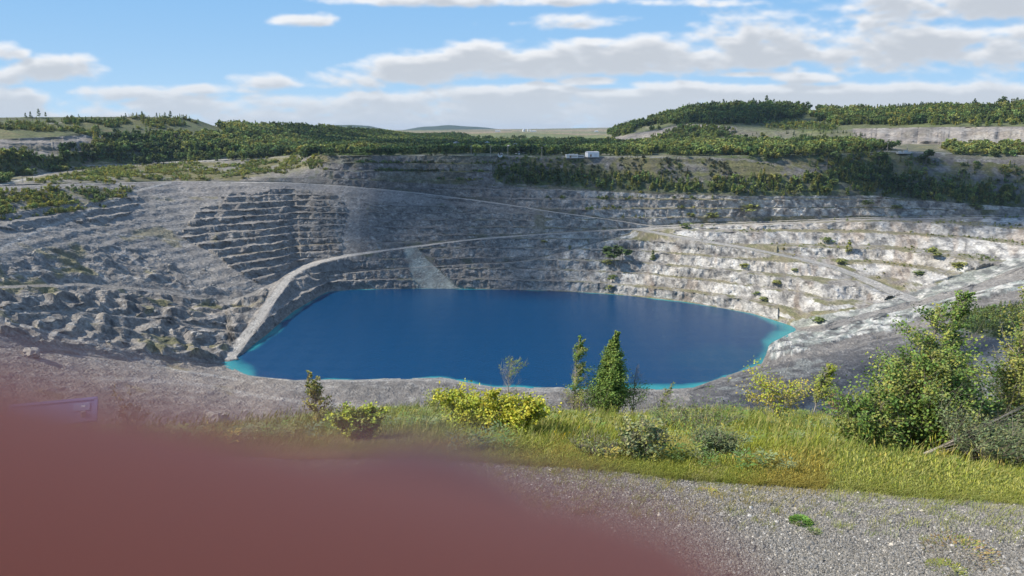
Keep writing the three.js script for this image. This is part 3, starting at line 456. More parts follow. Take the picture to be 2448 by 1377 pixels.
// ---------------------------------------------------------------- leaves, twigs and trunks
class Buf {
  constructor() { this.p = []; this.c = []; this.i = []; }
  leaf(o, ax, nx, len, wid, c) {     // a folded diamond: base, side, tip, side
    const b = this.p.length / 3, sx = ax.y * nx.z - ax.z * nx.y, sy = ax.z * nx.x - ax.x * nx.z, sz = ax.x * nx.y - ax.y * nx.x, f = wid * 0.25, m = 0.45;
    this.p.push(o.x, o.y, o.z, o.x + ax.x * len * m + sx * wid + nx.x * f, o.y + ax.y * len * m + sy * wid + nx.y * f, o.z + ax.z * len * m + sz * wid + nx.z * f,
      o.x + ax.x * len, o.y + ax.y * len, o.z + ax.z * len, o.x + ax.x * len * m - sx * wid + nx.x * f, o.y + ax.y * len * m - sy * wid + nx.y * f, o.z + ax.z * len * m - sz * wid + nx.z * f);
    for (let k = 0; k < 4; k++) this.c.push(c[0], c[1], c[2]);
    this.i.push(b, b + 1, b + 2, b, b + 2, b + 3);
  }
  tube(pts, r0, r1, sides, c) {
    const b = this.p.length / 3, n = pts.length, up = new THREE.Vector3(), s = new THREE.Vector3(), t = new THREE.Vector3();
    for (let k = 0; k < n; k++) {
      t.subVectors(pts[Math.min(k + 1, n - 1)], pts[Math.max(k - 1, 0)]).normalize(); s.set(t.z, 0, -t.x); if (s.lengthSq() < 1e-4) s.set(1, 0, 0); s.normalize(); up.crossVectors(t, s);
      const r = lerp(r0, r1, k / (n - 1)), kn = 1 + 0.12 * HT[(b + k * 17) & 65535];
      for (let a = 0; a < sides; a++) { const u = a / sides * TAU, x = Math.cos(u) * r * kn, y = Math.sin(u) * r * kn; this.p.push(pts[k].x + s.x * x + up.x * y, pts[k].y + s.y * x + up.y * y, pts[k].z + s.z * x + up.z * y); this.c.push(c[0], c[1], c[2]); }
      if (k) for (let a = 0; a < sides; a++) { const i0 = b + (k - 1) * sides + a, i1 = b + (k - 1) * sides + (a + 1) % sides; this.i.push(i0, i1, i0 + sides, i1, i1 + sides, i0 + sides); }
    }
  }
  geo() { const g = new THREE.BufferGeometry(); g.setAttribute('position', new THREE.Float32BufferAttribute(this.p, 3)); g.setAttribute('color', new THREE.Float32BufferAttribute(this.c, 3)); g.setIndex(this.i); g.computeVertexNormals(); return g; }
}
const leafMat = new THREE.MeshPhysicalMaterial({ vertexColors: true, roughness: 0.62, side: THREE.DoubleSide, transmission: 0.28, thickness: 0, specularIntensity: 0.5 });
const barkMat = new THREE.MeshStandardMaterial({ vertexColors: true, roughness: 0.9 });
const grassMat = new THREE.MeshPhysicalMaterial({ vertexColors: true, roughness: 0.7, side: THREE.DoubleSide, transmission: 0.25, thickness: 0, specularIntensity: 0.4 });
const V = (x, y, z) => new THREE.Vector3(x, y, z);
const tint = (c, R, amt = 0.3) => { const v = 1 + amt * (R() * 2 - 1), h = amt * 0.5 * (R() * 2 - 1); return [clamp(c[0] * v * (1 + h), 0, 0.9), clamp(c[1] * v, 0, 0.9), clamp(c[2] * v * (1 - h), 0, 0.9)]; };
// stems carry branches, branches carry twigs and leaves; the wind blows towards +x
function grow(o) {
  const R = rng(o.seed), wood = new Buf(), crown = new Buf(), bark = o.bark ?? [0.20, 0.17, 0.13], gauss = () => (R() + R() + R() - 1.5) / 0.75;
  const profile = o.profile ?? ((t) => Math.sin(Math.PI * clamp(0.12 + 0.88 * t)) ** 0.8), t0 = o.t0 ?? 0.15, wind = o.wind ?? 0.5;
  for (let s = 0; s < o.stems; s++) {
    const sa = R() * TAU, spread = o.stems > 1 ? o.spread * (0.35 + 0.65 * R()) : 0, H = o.H * (s ? 0.65 + 0.35 * R() : 1);
    const stem = (t) => V(Math.cos(sa) * spread * t + (o.lean ?? 0) * t ** 1.6 * H / o.H + 0.03 * H * Math.sin(t * 5 + s), H * t, Math.sin(sa) * spread * t * 0.8 + 0.03 * H * Math.cos(t * 4 + s * 2));
    const pts = []; for (let k = 0; k <= 8; k++) pts.push(stem(k / 8)); wood.tube(pts, o.trunk, o.trunk * 0.16, 6, bark);
    const nb = Math.round(o.branches / o.stems);
    for (let b = 0; b < nb; b++) {
      const t = lerp(t0, 1, ((b + R()) / nb) ** 0.9), at = stem(t), a = R() * TAU, len = o.W * profile((t - t0) / (1 - t0)) * ((o.rag ?? 0.4) + (1.15 - (o.rag ?? 0.4)) * R());
      if (len < 0.05 * o.W && t < 0.9) continue;
      const dir = V(Math.cos(a) + wind * 0.55, (o.up ?? 0.55) + 0.35 * R(), Math.sin(a)).normalize(), L = Math.max(len, 0.12 * o.W);
      const end = at.clone().addScaledVector(dir, L), mid = at.clone().addScaledVector(dir, L * 0.5).add(V(0.06 * L * gauss(), -0.05 * L, 0.06 * L * gauss()));
      end.x += wind * 0.12 * L;
      wood.tube([at, mid, end], Math.max(o.trunk * 0.28 * (1 - t * 0.6), 0.004), 0.0025, 3, bark);
      const bareHere = R() < (typeof o.bare === 'function' ? o.bare(t) : o.bare ?? 0);
      for (let tw = 0; tw < (bareHere ? 5 : 2); tw++) { const k = 0.35 + 0.6 * R(), f = at.clone().lerp(end, k), e2 = f.clone().add(V((R() - 0.4 + wind * 0.3) * L * 0.4, (R() * 0.45) * L, (R() - 0.5) * L * 0.5)); wood.tube([f, e2], 0.004, 0.0018, 3, bark); }
      if (bareHere) continue;
      const nl = Math.round(o.leaves / o.branches * (0.5 + R()) * clamp(L / o.W + 0.25, 0.3, 1.2)), pal = o.colors[Math.floor(R() * o.colors.length)];
      for (let l = 0; l < nl; l++) {
        const k = 0.18 + 0.86 * R() ** 0.7, p = at.clone().lerp(end, k).add(V(gauss() * L * 0.13 + 0.02, gauss() * L * 0.12, gauss() * L * 0.15));
        const ax = V(gauss() * 0.6 + wind + dir.x * 0.4, gauss() * 0.6 - 0.1 + dir.y * 0.3, gauss() * 0.7).normalize(), nn = V(gauss() * 0.8 - 0.2, 0.5 + R(), gauss() * 0.8 + 0.25); nn.addScaledVector(ax, -nn.dot(ax)).normalize();
        const sz = o.leaf * (0.65 + 0.6 * R()); crown.leaf(p, ax, nn, sz, sz * (o.slim ?? 0.4), tint(pal, R, 0.34));
      }
    }
  }
  return { wood: wood.geo(), crown: crown.i.length ? crown.geo() : null };
}
function plant(name, label, category, group, base, o) {
  const g = put(name, new THREE.Group()); g.position.copy(base); tag(g, label, category, group);
  const { wood, crown } = grow(o); part(o.stems > 1 ? 'stems' : 'trunk', wood, barkMat, g); if (crown) part('crown', crown, leafMat, g); return g;
}
const GREEN = [0.16, 0.25, 0.045], DEEP = [0.09, 0.155, 0.035], LIME = [0.37, 0.42, 0.035], YELLOW = [0.50, 0.48, 0.045], GOLD = [0.46, 0.40, 0.09], SAGE = [0.22, 0.26, 0.11], OLIVE = [0.27, 0.29, 0.065], STRAW = [0.45, 0.33, 0.12], GREYBARK = [0.30, 0.27, 0.23];
const sized = (px, pyBase, pyTop) => { const b = lookAt(px, pyBase), d = Math.hypot(b.x, b.z, b.y - EYE); return [b, (pyBase - pyTop) / F * d, d / F]; };
const shrubs = [];
function spot(name, label, category, px, pyBase, pyTop, halfPx, opts, group) { const [b, H, k] = sized(px, pyBase, pyTop); b.y -= 0.06; shrubs.push([b.x, b.z, halfPx * k * 1.1]); return plant(name, label, category, group, b, { H, W: halfPx * k * (opts.fat ?? 1.45), ...opts, leaves: Math.round(opts.leaves * 1.9), leaf: opts.leaf * 0.74, branches: Math.round(opts.branches * 1.4), lean: (opts.leanPx ?? 0) * k }); }
const cone = (t) => clamp(1.05 - t * 0.95) * sstep(-0.1, 0.2, t), column = (t) => (0.75 + 0.25 * Math.sin(t * 9)) * (1 - 0.75 * t ** 2.2);
spot('poplar_tree', 'dense green poplar bent over by the wind, tallest by the lake', 'tree', 1432, 1000, 788, 50, { fat: 1.3, seed: 11, stems: 1, rag: 0.7, trunk: 0.07, branches: 220, leaves: 17000, leaf: 0.10, colors: [GREEN, [0.22, 0.32, 0.06], [0.26, 0.35, 0.07], GREEN], profile: (t) => 1.02 - 0.99 * t ** 1.35 + 0.1 * Math.sin(t * 23) * (1 - t), t0: 0.06, wind: 0.85, leanPx: 40, up: 0.95 });
spot('poplar_tree', 'thin half bare poplar with pale stem next to the dense poplar', 'tree', 1362, 1000, 806, 38, { fat: 1.25, seed: 12, stems: 1, trunk: 0.055, branches: 80, leaves: 3000, leaf: 0.09, colors: [GREEN, [0.22, 0.32, 0.06], OLIVE], profile: (t) => 1.0 - 0.7 * t + 0.2 * Math.sin(t * 19), t0: 0.18, wind: 0.75, leanPx: 26, up: 0.85, bare: 0.28, bark: GREYBARK });
spot('sapling', 'slender sapling with sparse leaves behind the bright yellow bush', 'tree', 1205, 985, 842, 32, { seed: 13, stems: 1, trunk: 0.035, branches: 46, leaves: 520, leaf: 0.08, colors: [GREEN, OLIVE], profile: (t) => 0.4 + 0.7 * Math.sin(t * 3), t0: 0.25, wind: 0.7, leanPx: 22, up: 0.7, bare: (t) => t < 0.65 ? 0.85 : 0.2, bark: GREYBARK });
spot('sapling', 'straggly sapling with a bare pointed top beside the dense poplar', 'tree', 1505, 985, 846, 32, { seed: 14, stems: 1, trunk: 0.03, branches: 48, leaves: 900, leaf: 0.075, colors: [SAGE, OLIVE, GREEN], profile: cone, t0: 0.15, wind: 0.8, leanPx: 20, up: 0.7, bare: (t) => t > 0.62 ? 1 : 0.35 });
spot('sapling', 'small sapling leaning far over at the grass brink', 'tree', 1568, 990, 900, 22, { seed: 15, stems: 1, trunk: 0.02, branches: 40, leaves: 700, leaf: 0.07, colors: [SAGE, OLIVE], profile: cone, t0: 0.1, wind: 0.9, leanPx: 40, up: 0.6, bare: 0.2 });
spot('shrub', 'leafy green shrub at the foot of the two poplars', 'shrub', 1440, 1004, 930, 62, { seed: 16, stems: 6, spread: 0.8, trunk: 0.02, branches: 90, leaves: 3600, leaf: 0.08, colors: [GREEN, DEEP, [0.12, 0.2, 0.03]], t0: 0.1, wind: 0.4 });
spot('shrub', 'low brownish thicket between the poplar stems', 'shrub', 1375, 1004, 945, 46, { seed: 17, stems: 6, spread: 0.7, trunk: 0.015, branches: 80, leaves: 1400, leaf: 0.06, colors: [OLIVE, [0.2, 0.16, 0.09]], t0: 0.05, wind: 0.3, bare: 0.4, bark: [0.22, 0.17, 0.13] });
const YB = { trunk: 0.022, leaf: 0.085, colors: [YELLOW, YELLOW, LIME, [0.36, 0.38, 0.03]], t0: 0.12, wind: 0.25, up: 0.4 };
spot('yellow_bush', 'broad bright yellow bush, the larger of two grown together', 'bush', 1128, 1046, 940, 62, { ...YB, seed: 21, stems: 6, spread: 0.9, branches: 120, leaves: 5200 });
spot('yellow_bush', 'bright yellow bush with greener tips, below the slender sapling', 'bush', 1216, 1056, 934, 52, { ...YB, seed: 22, stems: 5, spread: 0.8, branches: 110, leaves: 4600 });
spot('yellow_bush', 'small lime bush standing alone at the brink beside the yellow bushes', 'bush', 1043, 992, 914, 26, { ...YB, seed: 23, stems: 3, spread: 0.3, branches: 60, leaves: 1500, colors: [LIME, OLIVE], leaf: 0.075 });
spot('shrub', 'yellow green leafy shrub at the grass edge over the pit', 'shrub', 855, 1062, 968, 40, { seed: 24, stems: 5, spread: 0.6, trunk: 0.02, branches: 90, leaves: 3000, leaf: 0.08, colors: [LIME, OLIVE, LIME], t0: 0.1, wind: 0.4 });
spot('sapling', 'upright ochre sapling with a narrow crown over the grey terrace', 'tree', 756, 1040, 892, 38, { seed: 25, stems: 2, spread: 0.15, trunk: 0.03, branches: 80, leaves: 1900, leaf: 0.07, colors: [GOLD, OLIVE, [0.25, 0.22, 0.07]], profile: cone, t0: 0.12, wind: 0.2, bare: 0.15 });
spot('sapling', 'wispy sapling with hardly any leaves in dry weeds', 'tree', 330, 1075, 930, 30, { seed: 26, stems: 3, spread: 0.4, trunk: 0.015, branches: 60, leaves: 500, leaf: 0.06, colors: [[0.25, 0.2, 0.08]], t0: 0.1, wind: 0.3, bare: 0.5 });
spot('yellow_shrub', 'open yellow shrub with bare inner twigs in tall grass', 'shrub', 1862, 1022, 925, 66, { seed: 31, stems: 5, spread: 1.0, trunk: 0.022, branches: 70, leaves: 1900, leaf: 0.09, colors: [YELLOW, LIME, GOLD], t0: 0.3, wind: 0.3, up: 0.5, bare: 0.25, bark: GREYBARK });
spot('wind_bent_tree', 'small wind bent tree with a pale stem behind the yellow shrub', 'tree', 1936, 1008, 882, 36, { seed: 32, stems: 1, trunk: 0.035, branches: 70, leaves: 2600, leaf: 0.085, colors: [OLIVE, LIME, SAGE], profile: column, t0: 0.3, wind: 1.1, leanPx: 36, up: 0.75, bark: GREYBARK });
spot('dry_shrub', 'small shrub of dried tan leaves beside the big leafy tree', 'shrub', 2004, 1010, 943, 26, { seed: 33, stems: 4, spread: 0.3, trunk: 0.012, branches: 50, leaves: 800, leaf: 0.07, colors: [STRAW, [0.4, 0.24, 0.12]], t0: 0.15, wind: 0.3 });
const BIG = { trunk: 0.05, leaf: 0.075, wind: 0.55 };
spot('leafy_tree', 'big leafy tree with yellowing top, in front of the fallen trunk', 'tree', 2180, 1098, 790, 112, { ...BIG, seed: 41, stems: 5, spread: 0.5, branches: 340, leaves: 22000, colors: [GREEN, [0.2, 0.3, 0.055], DEEP, OLIVE, [0.33, 0.37, 0.075], GREEN], profile: (t) => 1.0 - 0.72 * t ** 1.3, t0: 0.04, leanPx: 30, up: 0.45 });
spot('leafy_tree', 'dark green wind swept tree top rising behind the yellowing tree', 'tree', 2205, 1080, 745, 46, { ...BIG, seed: 42, stems: 1, branches: 100, leaves: 3600, colors: [GREEN, [0.2, 0.3, 0.055]], profile: column, t0: 0.35, wind: 0.9, leanPx: 62, up: 0.8 });
spot('leafy_bush', 'rounded bright green bush at the side of the big leafy tree', 'bush', 2075, 1100, 950, 66, { ...BIG, seed: 43, stems: 6, spread: 0.5, branches: 130, leaves: 6000, colors: [GREEN, [0.12, 0.2, 0.03], OLIVE], t0: 0.05, up: 0.35, trunk: 0.02 });
spot('olive_tree', 'tall olive yellow tree with open crown beside the willow scrub', 'tree', 2400, 1092, 716, 88, { ...BIG, seed: 44, stems: 4, spread: 0.5, branches: 250, leaves: 14000, colors: [OLIVE, GREEN, [0.3, 0.32, 0.08], OLIVE], profile: (t) => 1.05 - 0.75 * t, t0: 0.12, leanPx: 60, up: 0.5, wind: 0.8, bare: 0.12, bark: GREYBARK });
spot('leafy_bush', 'dark green bush under the tall olive tree', 'bush', 2440, 1090, 930, 60, { ...BIG, seed: 45, stems: 6, spread: 0.5, branches: 120, leaves: 5000, colors: [DEEP, GREEN], t0: 0.05, trunk: 0.02 });
spot('leafy_bush', 'olive bush filling the gap between the two big trees', 'bush', 2310, 1100, 975, 48, { ...BIG, seed: 46, stems: 6, spread: 0.5, branches: 120, leaves: 4600, colors: [OLIVE, GREEN, SAGE], t0: 0.05, trunk: 0.02, bare: 0.1 });
const WIL = { leaf: 0.085, slim: 0.17, colors: [SAGE, [0.13, 0.18, 0.07], [0.22, 0.25, 0.11]], t0: 0.03, trunk: 0.012, up: 0.5 };
spot('willow_scrub', 'grey green willow scrub under the fallen trunk', 'bush', 2365, 1124, 1046, 95, { ...WIL, seed: 47, stems: 12, spread: 0.9, branches: 240, leaves: 9000, wind: 0.7 });
spot('willow_bush', 'rounded grey green willow bush at the edge of the gravel', 'bush', 1690, 1108, 1022, 40, { ...WIL, seed: 51, stems: 9, spread: 0.4, branches: 150, leaves: 5200, wind: 0.2, leaf: 0.07 });
spot('willow_bush', 'tall loose bush of pale yellowish leaves by the gravel edge', 'bush', 1528, 1112, 992, 46, { ...WIL, seed: 52, stems: 7, spread: 0.5, branches: 120, leaves: 1900, wind: 0.5, slim: 0.3, colors: [OLIVE, [0.36, 0.36, 0.16], SAGE], bare: 0.15 });
spot('willow_bush', 'wide dark bush in the middle of the grass slope', 'bush', 1640, 1046, 985, 62, { ...WIL, seed: 53, stems: 9, spread: 1.2, branches: 150, leaves: 2600, wind: 0.2, colors: [[0.09, 0.14, 0.04], SAGE, GREEN] });
spot('willow_bush', 'low sparse bush at the gravel edge with arching twigs', 'bush', 1420, 1102, 1046, 46, { ...WIL, seed: 54, stems: 7, spread: 0.5, branches: 90, leaves: 1500, wind: 0.4, bare: 0.25, colors: [SAGE, OLIVE] });
// dead twigs that stick out of the big tree
spot('dead_sapling', 'bare grey twigs standing up beside the big leafy tree', 'dead tree', 2150, 1080, 835, 36, { seed: 61, stems: 5, spread: 0.5, trunk: 0.012, branches: 40, leaves: 0, leaf: 0.05, colors: [OLIVE], bare: 1, wind: 0.1, leanPx: -20, up: 1.2, bark: GREYBARK });
{ // the fallen dead trunk and its fan of branches
  const a = lookAt(2158, 1112), k = Math.hypot(a.x, a.z, a.y - EYE) / F, R = rng(62), w = new Buf(), tw = new Buf(), bark = [0.42, 0.37, 0.31];
  const g = put('fallen_trunk', new THREE.Group()); g.position.copy(a); tag(g, 'fallen dead grey trunk with a fan of bare branches', 'dead tree');
  const end = V(150 * k, 52 * k, -0.3); w.tube([V(0, 0.03, 0), V(60 * k, 24 * k, -0.1), end], 0.05, 0.022, 7, bark);
  for (let i = 0; i < 46; i++) { const t = 0.15 + 0.85 * R(), s = V(0, 0.03, 0).lerp(end, t), l = (60 + 130 * R()) * k, down = R() < 0.35, e = s.clone().add(V(l * (0.8 + 0.3 * R()), (down ? -0.25 - 0.2 * R() : 0.25 + 0.5 * R()) * l * (down ? 0.6 : 0.8), (R() - 0.4) * l * 0.4)); if (e.y < 0.02 - 0.1) e.y = -0.1; tw.tube([s, s.clone().lerp(e, 0.5).add(V(0, 0.06 * l * (R() - 0.3), 0)), e], 0.009, 0.002, 3, bark); }
  part('trunk', w.geo(), barkMat, g); part('branches', tw.geo(), barkMat, g);
}
// ---------------------------------------------------------------- grass
{
  const R = rng(8);
  const tuft = (n, h, w, bend, seeds) => { const b = new Buf(), Q = rng(n * 7 + 1); for (let k = 0; k < n; k++) {
    const a = Q() * TAU, r = 0.13 * Math.sqrt(Q()), x = Math.cos(a) * r, z = Math.sin(a) * r, hh = h * (0.4 + 0.75 * Q()), bx = (bend * (0.2 + Q()) + 0.5 * (Q() - 0.5)) * hh, bz = (Q() - 0.5) * 0.7 * hh, v = 0.8 + 0.4 * Q(), ww = w * (0.7 + 0.6 * Q()), ca = Math.cos(a * 3), sa = Math.sin(a * 3);
    const i = b.p.length / 3; b.p.push(x - ca * ww, -0.05, z - sa * ww, x + ca * ww, -0.05, z + sa * ww, x + bx * 0.35 - ca * ww * 0.8, hh * 0.6, z + bz * 0.35 - sa * ww * 0.8, x + bx * 0.35 + ca * ww * 0.8, hh * 0.6, z + bz * 0.35 + sa * ww * 0.8, x + bx, hh, z + bz);
    for (let q = 0; q < 5; q++) b.c.push(v, v, v); b.i.push(i, i + 1, i + 2, i + 1, i + 3, i + 2, i + 2, i + 3, i + 4);
    if (seeds && k % 2) { const c = [1.12 * v, 1.06 * v, 0.85 * v]; b.leaf(V(x + bx * 0.8, hh * 0.86, z + bz), V(0.45, 0.85, 0.1).normalize(), V(0.3, -0.2, 0.9).normalize(), hh * 0.26, 0.008, c); } }
    return b.geo(); };
  const cleared = (az, r) => { const x = Math.sin(az) * r, z = -Math.cos(az) * r; for (const [sx, sz, sw] of shrubs) if ((x - sx) ** 2 + (z - sz - 0.3 * sw) ** 2 < sw * sw) return R() < 0.8; return false; };
  const kinds = [[tuft(16, 0.22, 0.0045, 0.4, false), 56000], [tuft(11, 0.36, 0.0038, 0.35, true), 22000], [tuft(15, 0.17, 0.0042, 0.9, true), 26000]];
  const M = new THREE.Matrix4(), q = new THREE.Quaternion(), c = new THREE.Color(), Y = V(0, 1, 0);
  const sward = put('grass', new THREE.Group()); tag(sward, 'tall yellow green grass blowing on the lookout slope', 'grass', null, 'stuff');
  kinds.forEach(([g, n], kind) => {
    const inst = new THREE.InstancedMesh(g, grassMat, n);
    for (let i = 0; i < n; i++) {
      let az, r, rE; do { az = lerp(-43, 43, R()) * D2R; rE = padEdge(az); r = kind === 2 ? (R() < 0.07 ? rE - 1.6 * R() ** 2.2 : rE + 4 * R() * R()) : rE + 0.15 + (BRINK + 3.5 - rE) * R() ** 0.8; } while (az < -0.21 && r > 21 && R() < 0.75 || cleared(az, r));
      const P = lookPoint(az, r), n1 = fbm(P.x / 3.2, 1, P.z / 3.2, 3), n2 = fbm(P.x / 1.1, 4, P.z / 1.1, 2), near = r - rE;
      const s = (0.6 + 0.6 * R()) * (1 + 0.9 * n1) * (kind === 2 ? (near < 0.05 ? 0.45 : lerp(0.6, 1, sstep(0, 1.2, near))) : lerp(0.5, 1, sstep(0, 3.5, near)));
      q.setFromAxisAngle(Y, (R() - 0.5) * 3.4); M.compose(P, q, V(s, s, s)); inst.setMatrixAt(i, M);
      let col = [0.32, 0.36, 0.055]; const t = n1 + 0.5 * n2 + 0.25 * (R() - 0.5);
      if (t > 0.17) col = [0.20, 0.25, 0.045]; else if (t < -0.14) col = [0.42, 0.40, 0.13]; if (kind === 1 && R() < 0.3) col = [0.40, 0.37, 0.13];
      if (kind === 2) { col = t > 0.12 ? [0.37, 0.32, 0.08] : t < -0.15 ? [0.46, 0.41, 0.2] : [0.30, 0.33, 0.065]; if (az > 0.42) col = R() < 0.5 ? [0.40, 0.41, 0.14] : [0.30, 0.34, 0.07]; }
      if (R() < 0.008 && kind < 2) col = [0.6, 0.5, 0.03];
      c.setRGB(...tint(col, R, 0.22)); inst.setColorAt(i, c);
    }
    inst.name = 'tufts'; sward.add(inst);
  });
  { const b = new Buf(), Q = rng(99); for (let k = 0; k < 46; k++) { const a = Q() * TAU, r = 0.16 * Math.sqrt(Q()), y = 0.36 * Q() ** 0.8, v = 0.75 + 0.5 * Q(); b.leaf(V(Math.cos(a) * r * 0.6, y, Math.sin(a) * r * 0.6), V(Math.cos(a), 0.4 * Q(), Math.sin(a)).normalize(), V(-0.2, 1, 0.2).normalize(), 0.075 * (0.6 + Q()), 0.016, [v, v, v]); }
    const n = 2600, inst = new THREE.InstancedMesh(b.geo(), leafMat, n); for (let i = 0; i < n; i++) { let az, r, P, k = 0; do { az = lerp(-43, 43, R()) * D2R; r = padEdge(az) + 0.4 + (BRINK - padEdge(az)) * R(); P = lookPoint(az, r); } while (fbm(P.x / 2.6, 7, P.z / 2.6, 3) < 0.06 && k++ < 8); const s = 0.5 + 0.8 * R(); q.setFromAxisAngle(Y, R() * TAU); M.compose(P, q, V(s, s, s)); inst.setMatrixAt(i, M); const pick = R(); inst.setColorAt(i, c.setRGB(...tint(pick < 0.4 ? SAGE : pick < 0.75 ? GREEN : pick < 0.92 ? OLIVE : GOLD, R, 0.3))); } inst.name = 'leafy_weeds'; sward.add(inst); }
  // weeds on the gravel
  const weed = (name, label, px, py, size, n, colors, seed, flat) => { const b = new Buf(), Q = rng(seed), P = lookAt(px, py), k = Math.hypot(P.x, P.z, P.y - EYE) / F, w = size * k;
    for (let i = 0; i < n; i++) { const a = Q() * TAU, r = Math.sqrt(Q()), h = (1 - r * r) * w * flat * Q(); b.leaf(V(Math.cos(a) * r * w, h, Math.sin(a) * r * w * 0.9), V(Math.cos(a) * 0.8 + 0.3, 0.6 * Q() + 0.1, Math.sin(a) * 0.8).normalize(), V(0.2 * Q(), 1, 0.2).normalize(), 0.032 * (0.6 + Q()), 0.009, tint(colors[Math.floor(Q() * colors.length)], Q, 0.3)); }
    const m = put(name, new THREE.Mesh(b.geo(), leafMat)); m.position.copy(P); tag(m, label, 'weed', null, flat < 0.4 ? 'stuff' : undefined); };
  weed('weed_clump', 'bright green weed clump growing alone on the gravel', 1914, 1250, 22, 800, [[0.15, 0.29, 0.05], [0.2, 0.34, 0.06]], 71, 0.6);
  weed('weed_clump', 'small greyish weed beside the bright green clump', 1945, 1275, 13, 160, [SAGE], 72, 0.5);
  weed('weed_clump', 'flat yellowing weed patch among pale stones', 2265, 1363, 40, 420, [OLIVE, [0.3, 0.31, 0.08]], 73, 0.15);
  weed('weed_clump', 'dry straw coloured weed mat on the gravel', 2300, 1318, 75, 700, [STRAW, OLIVE, [0.3, 0.2, 0.1]], 74, 0.15);
  weed('weed_clump', 'thin dry weed wisps below the reddish grass', 1690, 1180, 24, 120, [OLIVE, STRAW], 75, 0.3);
}
console.log('lookout done');

// ================================================================ WOODS AND TREES OF THE PIT
function smallTree(kind, seed) {      // height 1, leaf clumps through the crown's volume
  const R = rng(seed), crown = new Buf(), trunk = new Buf(), gs = () => (R() + R() + R() - 1.5) / 0.75;
  trunk.tube([V(0, -0.03, 0), V(0.01, 0.4, 0.01), V(0.02, 0.85, 0)], 0.022, 0.006, 4, [0.16, 0.14, 0.12]);
  const n = kind === 'round' ? 150 : kind === 'pole' ? 110 : kind === 'spruce' ? 120 : 130;
  const lobes = []; for (let k = 0; k < 7; k++) { const a = R() * TAU, y = 0.3 + 0.6 * R(), w = kind === 'round' ? 0.24 * Math.sin(Math.PI * clamp(y * 0.95)) + 0.03 : 0.09; lobes.push([Math.cos(a) * w, y, Math.sin(a) * w, 0.13 + 0.08 * R()]); }
  for (let i = 0; i < n; i++) {
    let p, s;
    if (kind === 'round' || kind === 'bush') { const [x, y, z, r] = lobes[i % 7], d = V(gs(), gs(), gs()).normalize().multiplyScalar(r * (0.5 + 0.5 * R())); p = V(x + d.x, y + d.y * 0.9, z + d.z); s = 0.16; if (kind === 'bush') { p.y = p.y * 0.85 - 0.12; p.x *= 1.9; p.z *= 1.9; } }
    else if (kind === 'spruce') { const y = 0.08 + 0.92 * R() ** 1.25, r = 0.2 * (1.02 - y) * (0.6 + 0.4 * R()), a = R() * TAU; p = V(Math.cos(a) * r, y, Math.sin(a) * r); s = 0.13; }
    else { const y = 0.18 + 0.82 * R(), r = 0.15 * Math.sin(Math.PI * clamp(0.1 + y * 0.86)) * (0.3 + 0.9 * R()), a = R() * TAU; p = V(Math.cos(a) * r + 0.03 * y, y, Math.sin(a) * r); s = 0.12; }
    const ax = V(gs(), gs() * 0.5 + 0.2, gs()).normalize(), nn = V(gs() * 0.6, 0.6 + R(), gs() * 0.6); nn.addScaledVector(ax, -nn.dot(ax)).normalize();
    const v = 0.7 + 0.6 * R(); p.addScaledVector(ax, -s * 0.5); crown.leaf(p, ax, nn, s * (0.7 + 0.8 * R()), s * 0.48, [v, v, v * 0.9]);
  }
  return { crown: crown.geo(), trunk: trunk.geo() };
}
const KINDS = { round: [1, 2, 3].map((s) => smallTree('round', 900 + s)), pole: [1, 2, 3].map((s) => smallTree('pole', 910 + s)), spruce: [1, 2].map((s) => smallTree('spruce', 920 + s)), bush: [1, 2, 3].map((s) => smallTree('bush', 930 + s)) };
const woodMat = new THREE.MeshPhysicalMaterial({ vertexColors: true, roughness: 0.75, side: THREE.DoubleSide, transmission: 0.35, thickness: 0, specularIntensity: 0.3 });
const DARKW = [0.12, 0.175, 0.052], MIDW = [0.20, 0.255, 0.07], LIGHTW = [0.30, 0.325, 0.10], YELW = [0.32, 0.33, 0.075];
const vegKeys = Object.keys(vegs), cells = vegKeys.map(() => ({ n: [], cum: [] }));
{
  const p = terrain.pos;
  for (let row = 0; row < NR - 1; row++) { const kind = SEG[terrain.info[row * NC]][0]; if (kind === 'haul' || kind === 'top_road' || kind === 'rim_road') continue;
    for (let i = 0; i < NC - 1; i++) { const n = row * NC + i, g = terrain.green[n]; if (!g || terrain.face[n] > 0.65 || /plain|far|field/.test(kind) || kind === 'lee' && !/forestFar|forestMid/.test(vegKeys[g - 1])) continue;
      const a = n * 3, b = a + 3, d = a + NC * 3, area = Math.hypot(p[b] - p[a], p[b + 2] - p[a + 2]) * Math.hypot(p[d] - p[a], p[d + 2] - p[a + 2]), c = cells[g - 1];
      c.n.push(n); c.cum.push((c.cum.length ? c.cum[c.cum.length - 1] : 0) + area); } }
}
function sampleCell(key, R) {
  const c = cells[vegKeys.indexOf(key)]; if (!c.n.length) return null; const t = R() * c.cum[c.cum.length - 1]; let lo = 0, hi = c.cum.length - 1; while (lo < hi) { const m = (lo + hi) >> 1; if (c.cum[m] < t) lo = m + 1; else hi = m; }
  const n = c.n[lo], p = terrain.pos, u = R(), v = R(), q = (k) => lerp(lerp(p[n * 3 + k], p[n * 3 + 3 + k], u), lerp(p[(n + NC) * 3 + k], p[(n + NC) * 3 + 3 + k], u), v); return V(q(0), q(1), q(2));
}
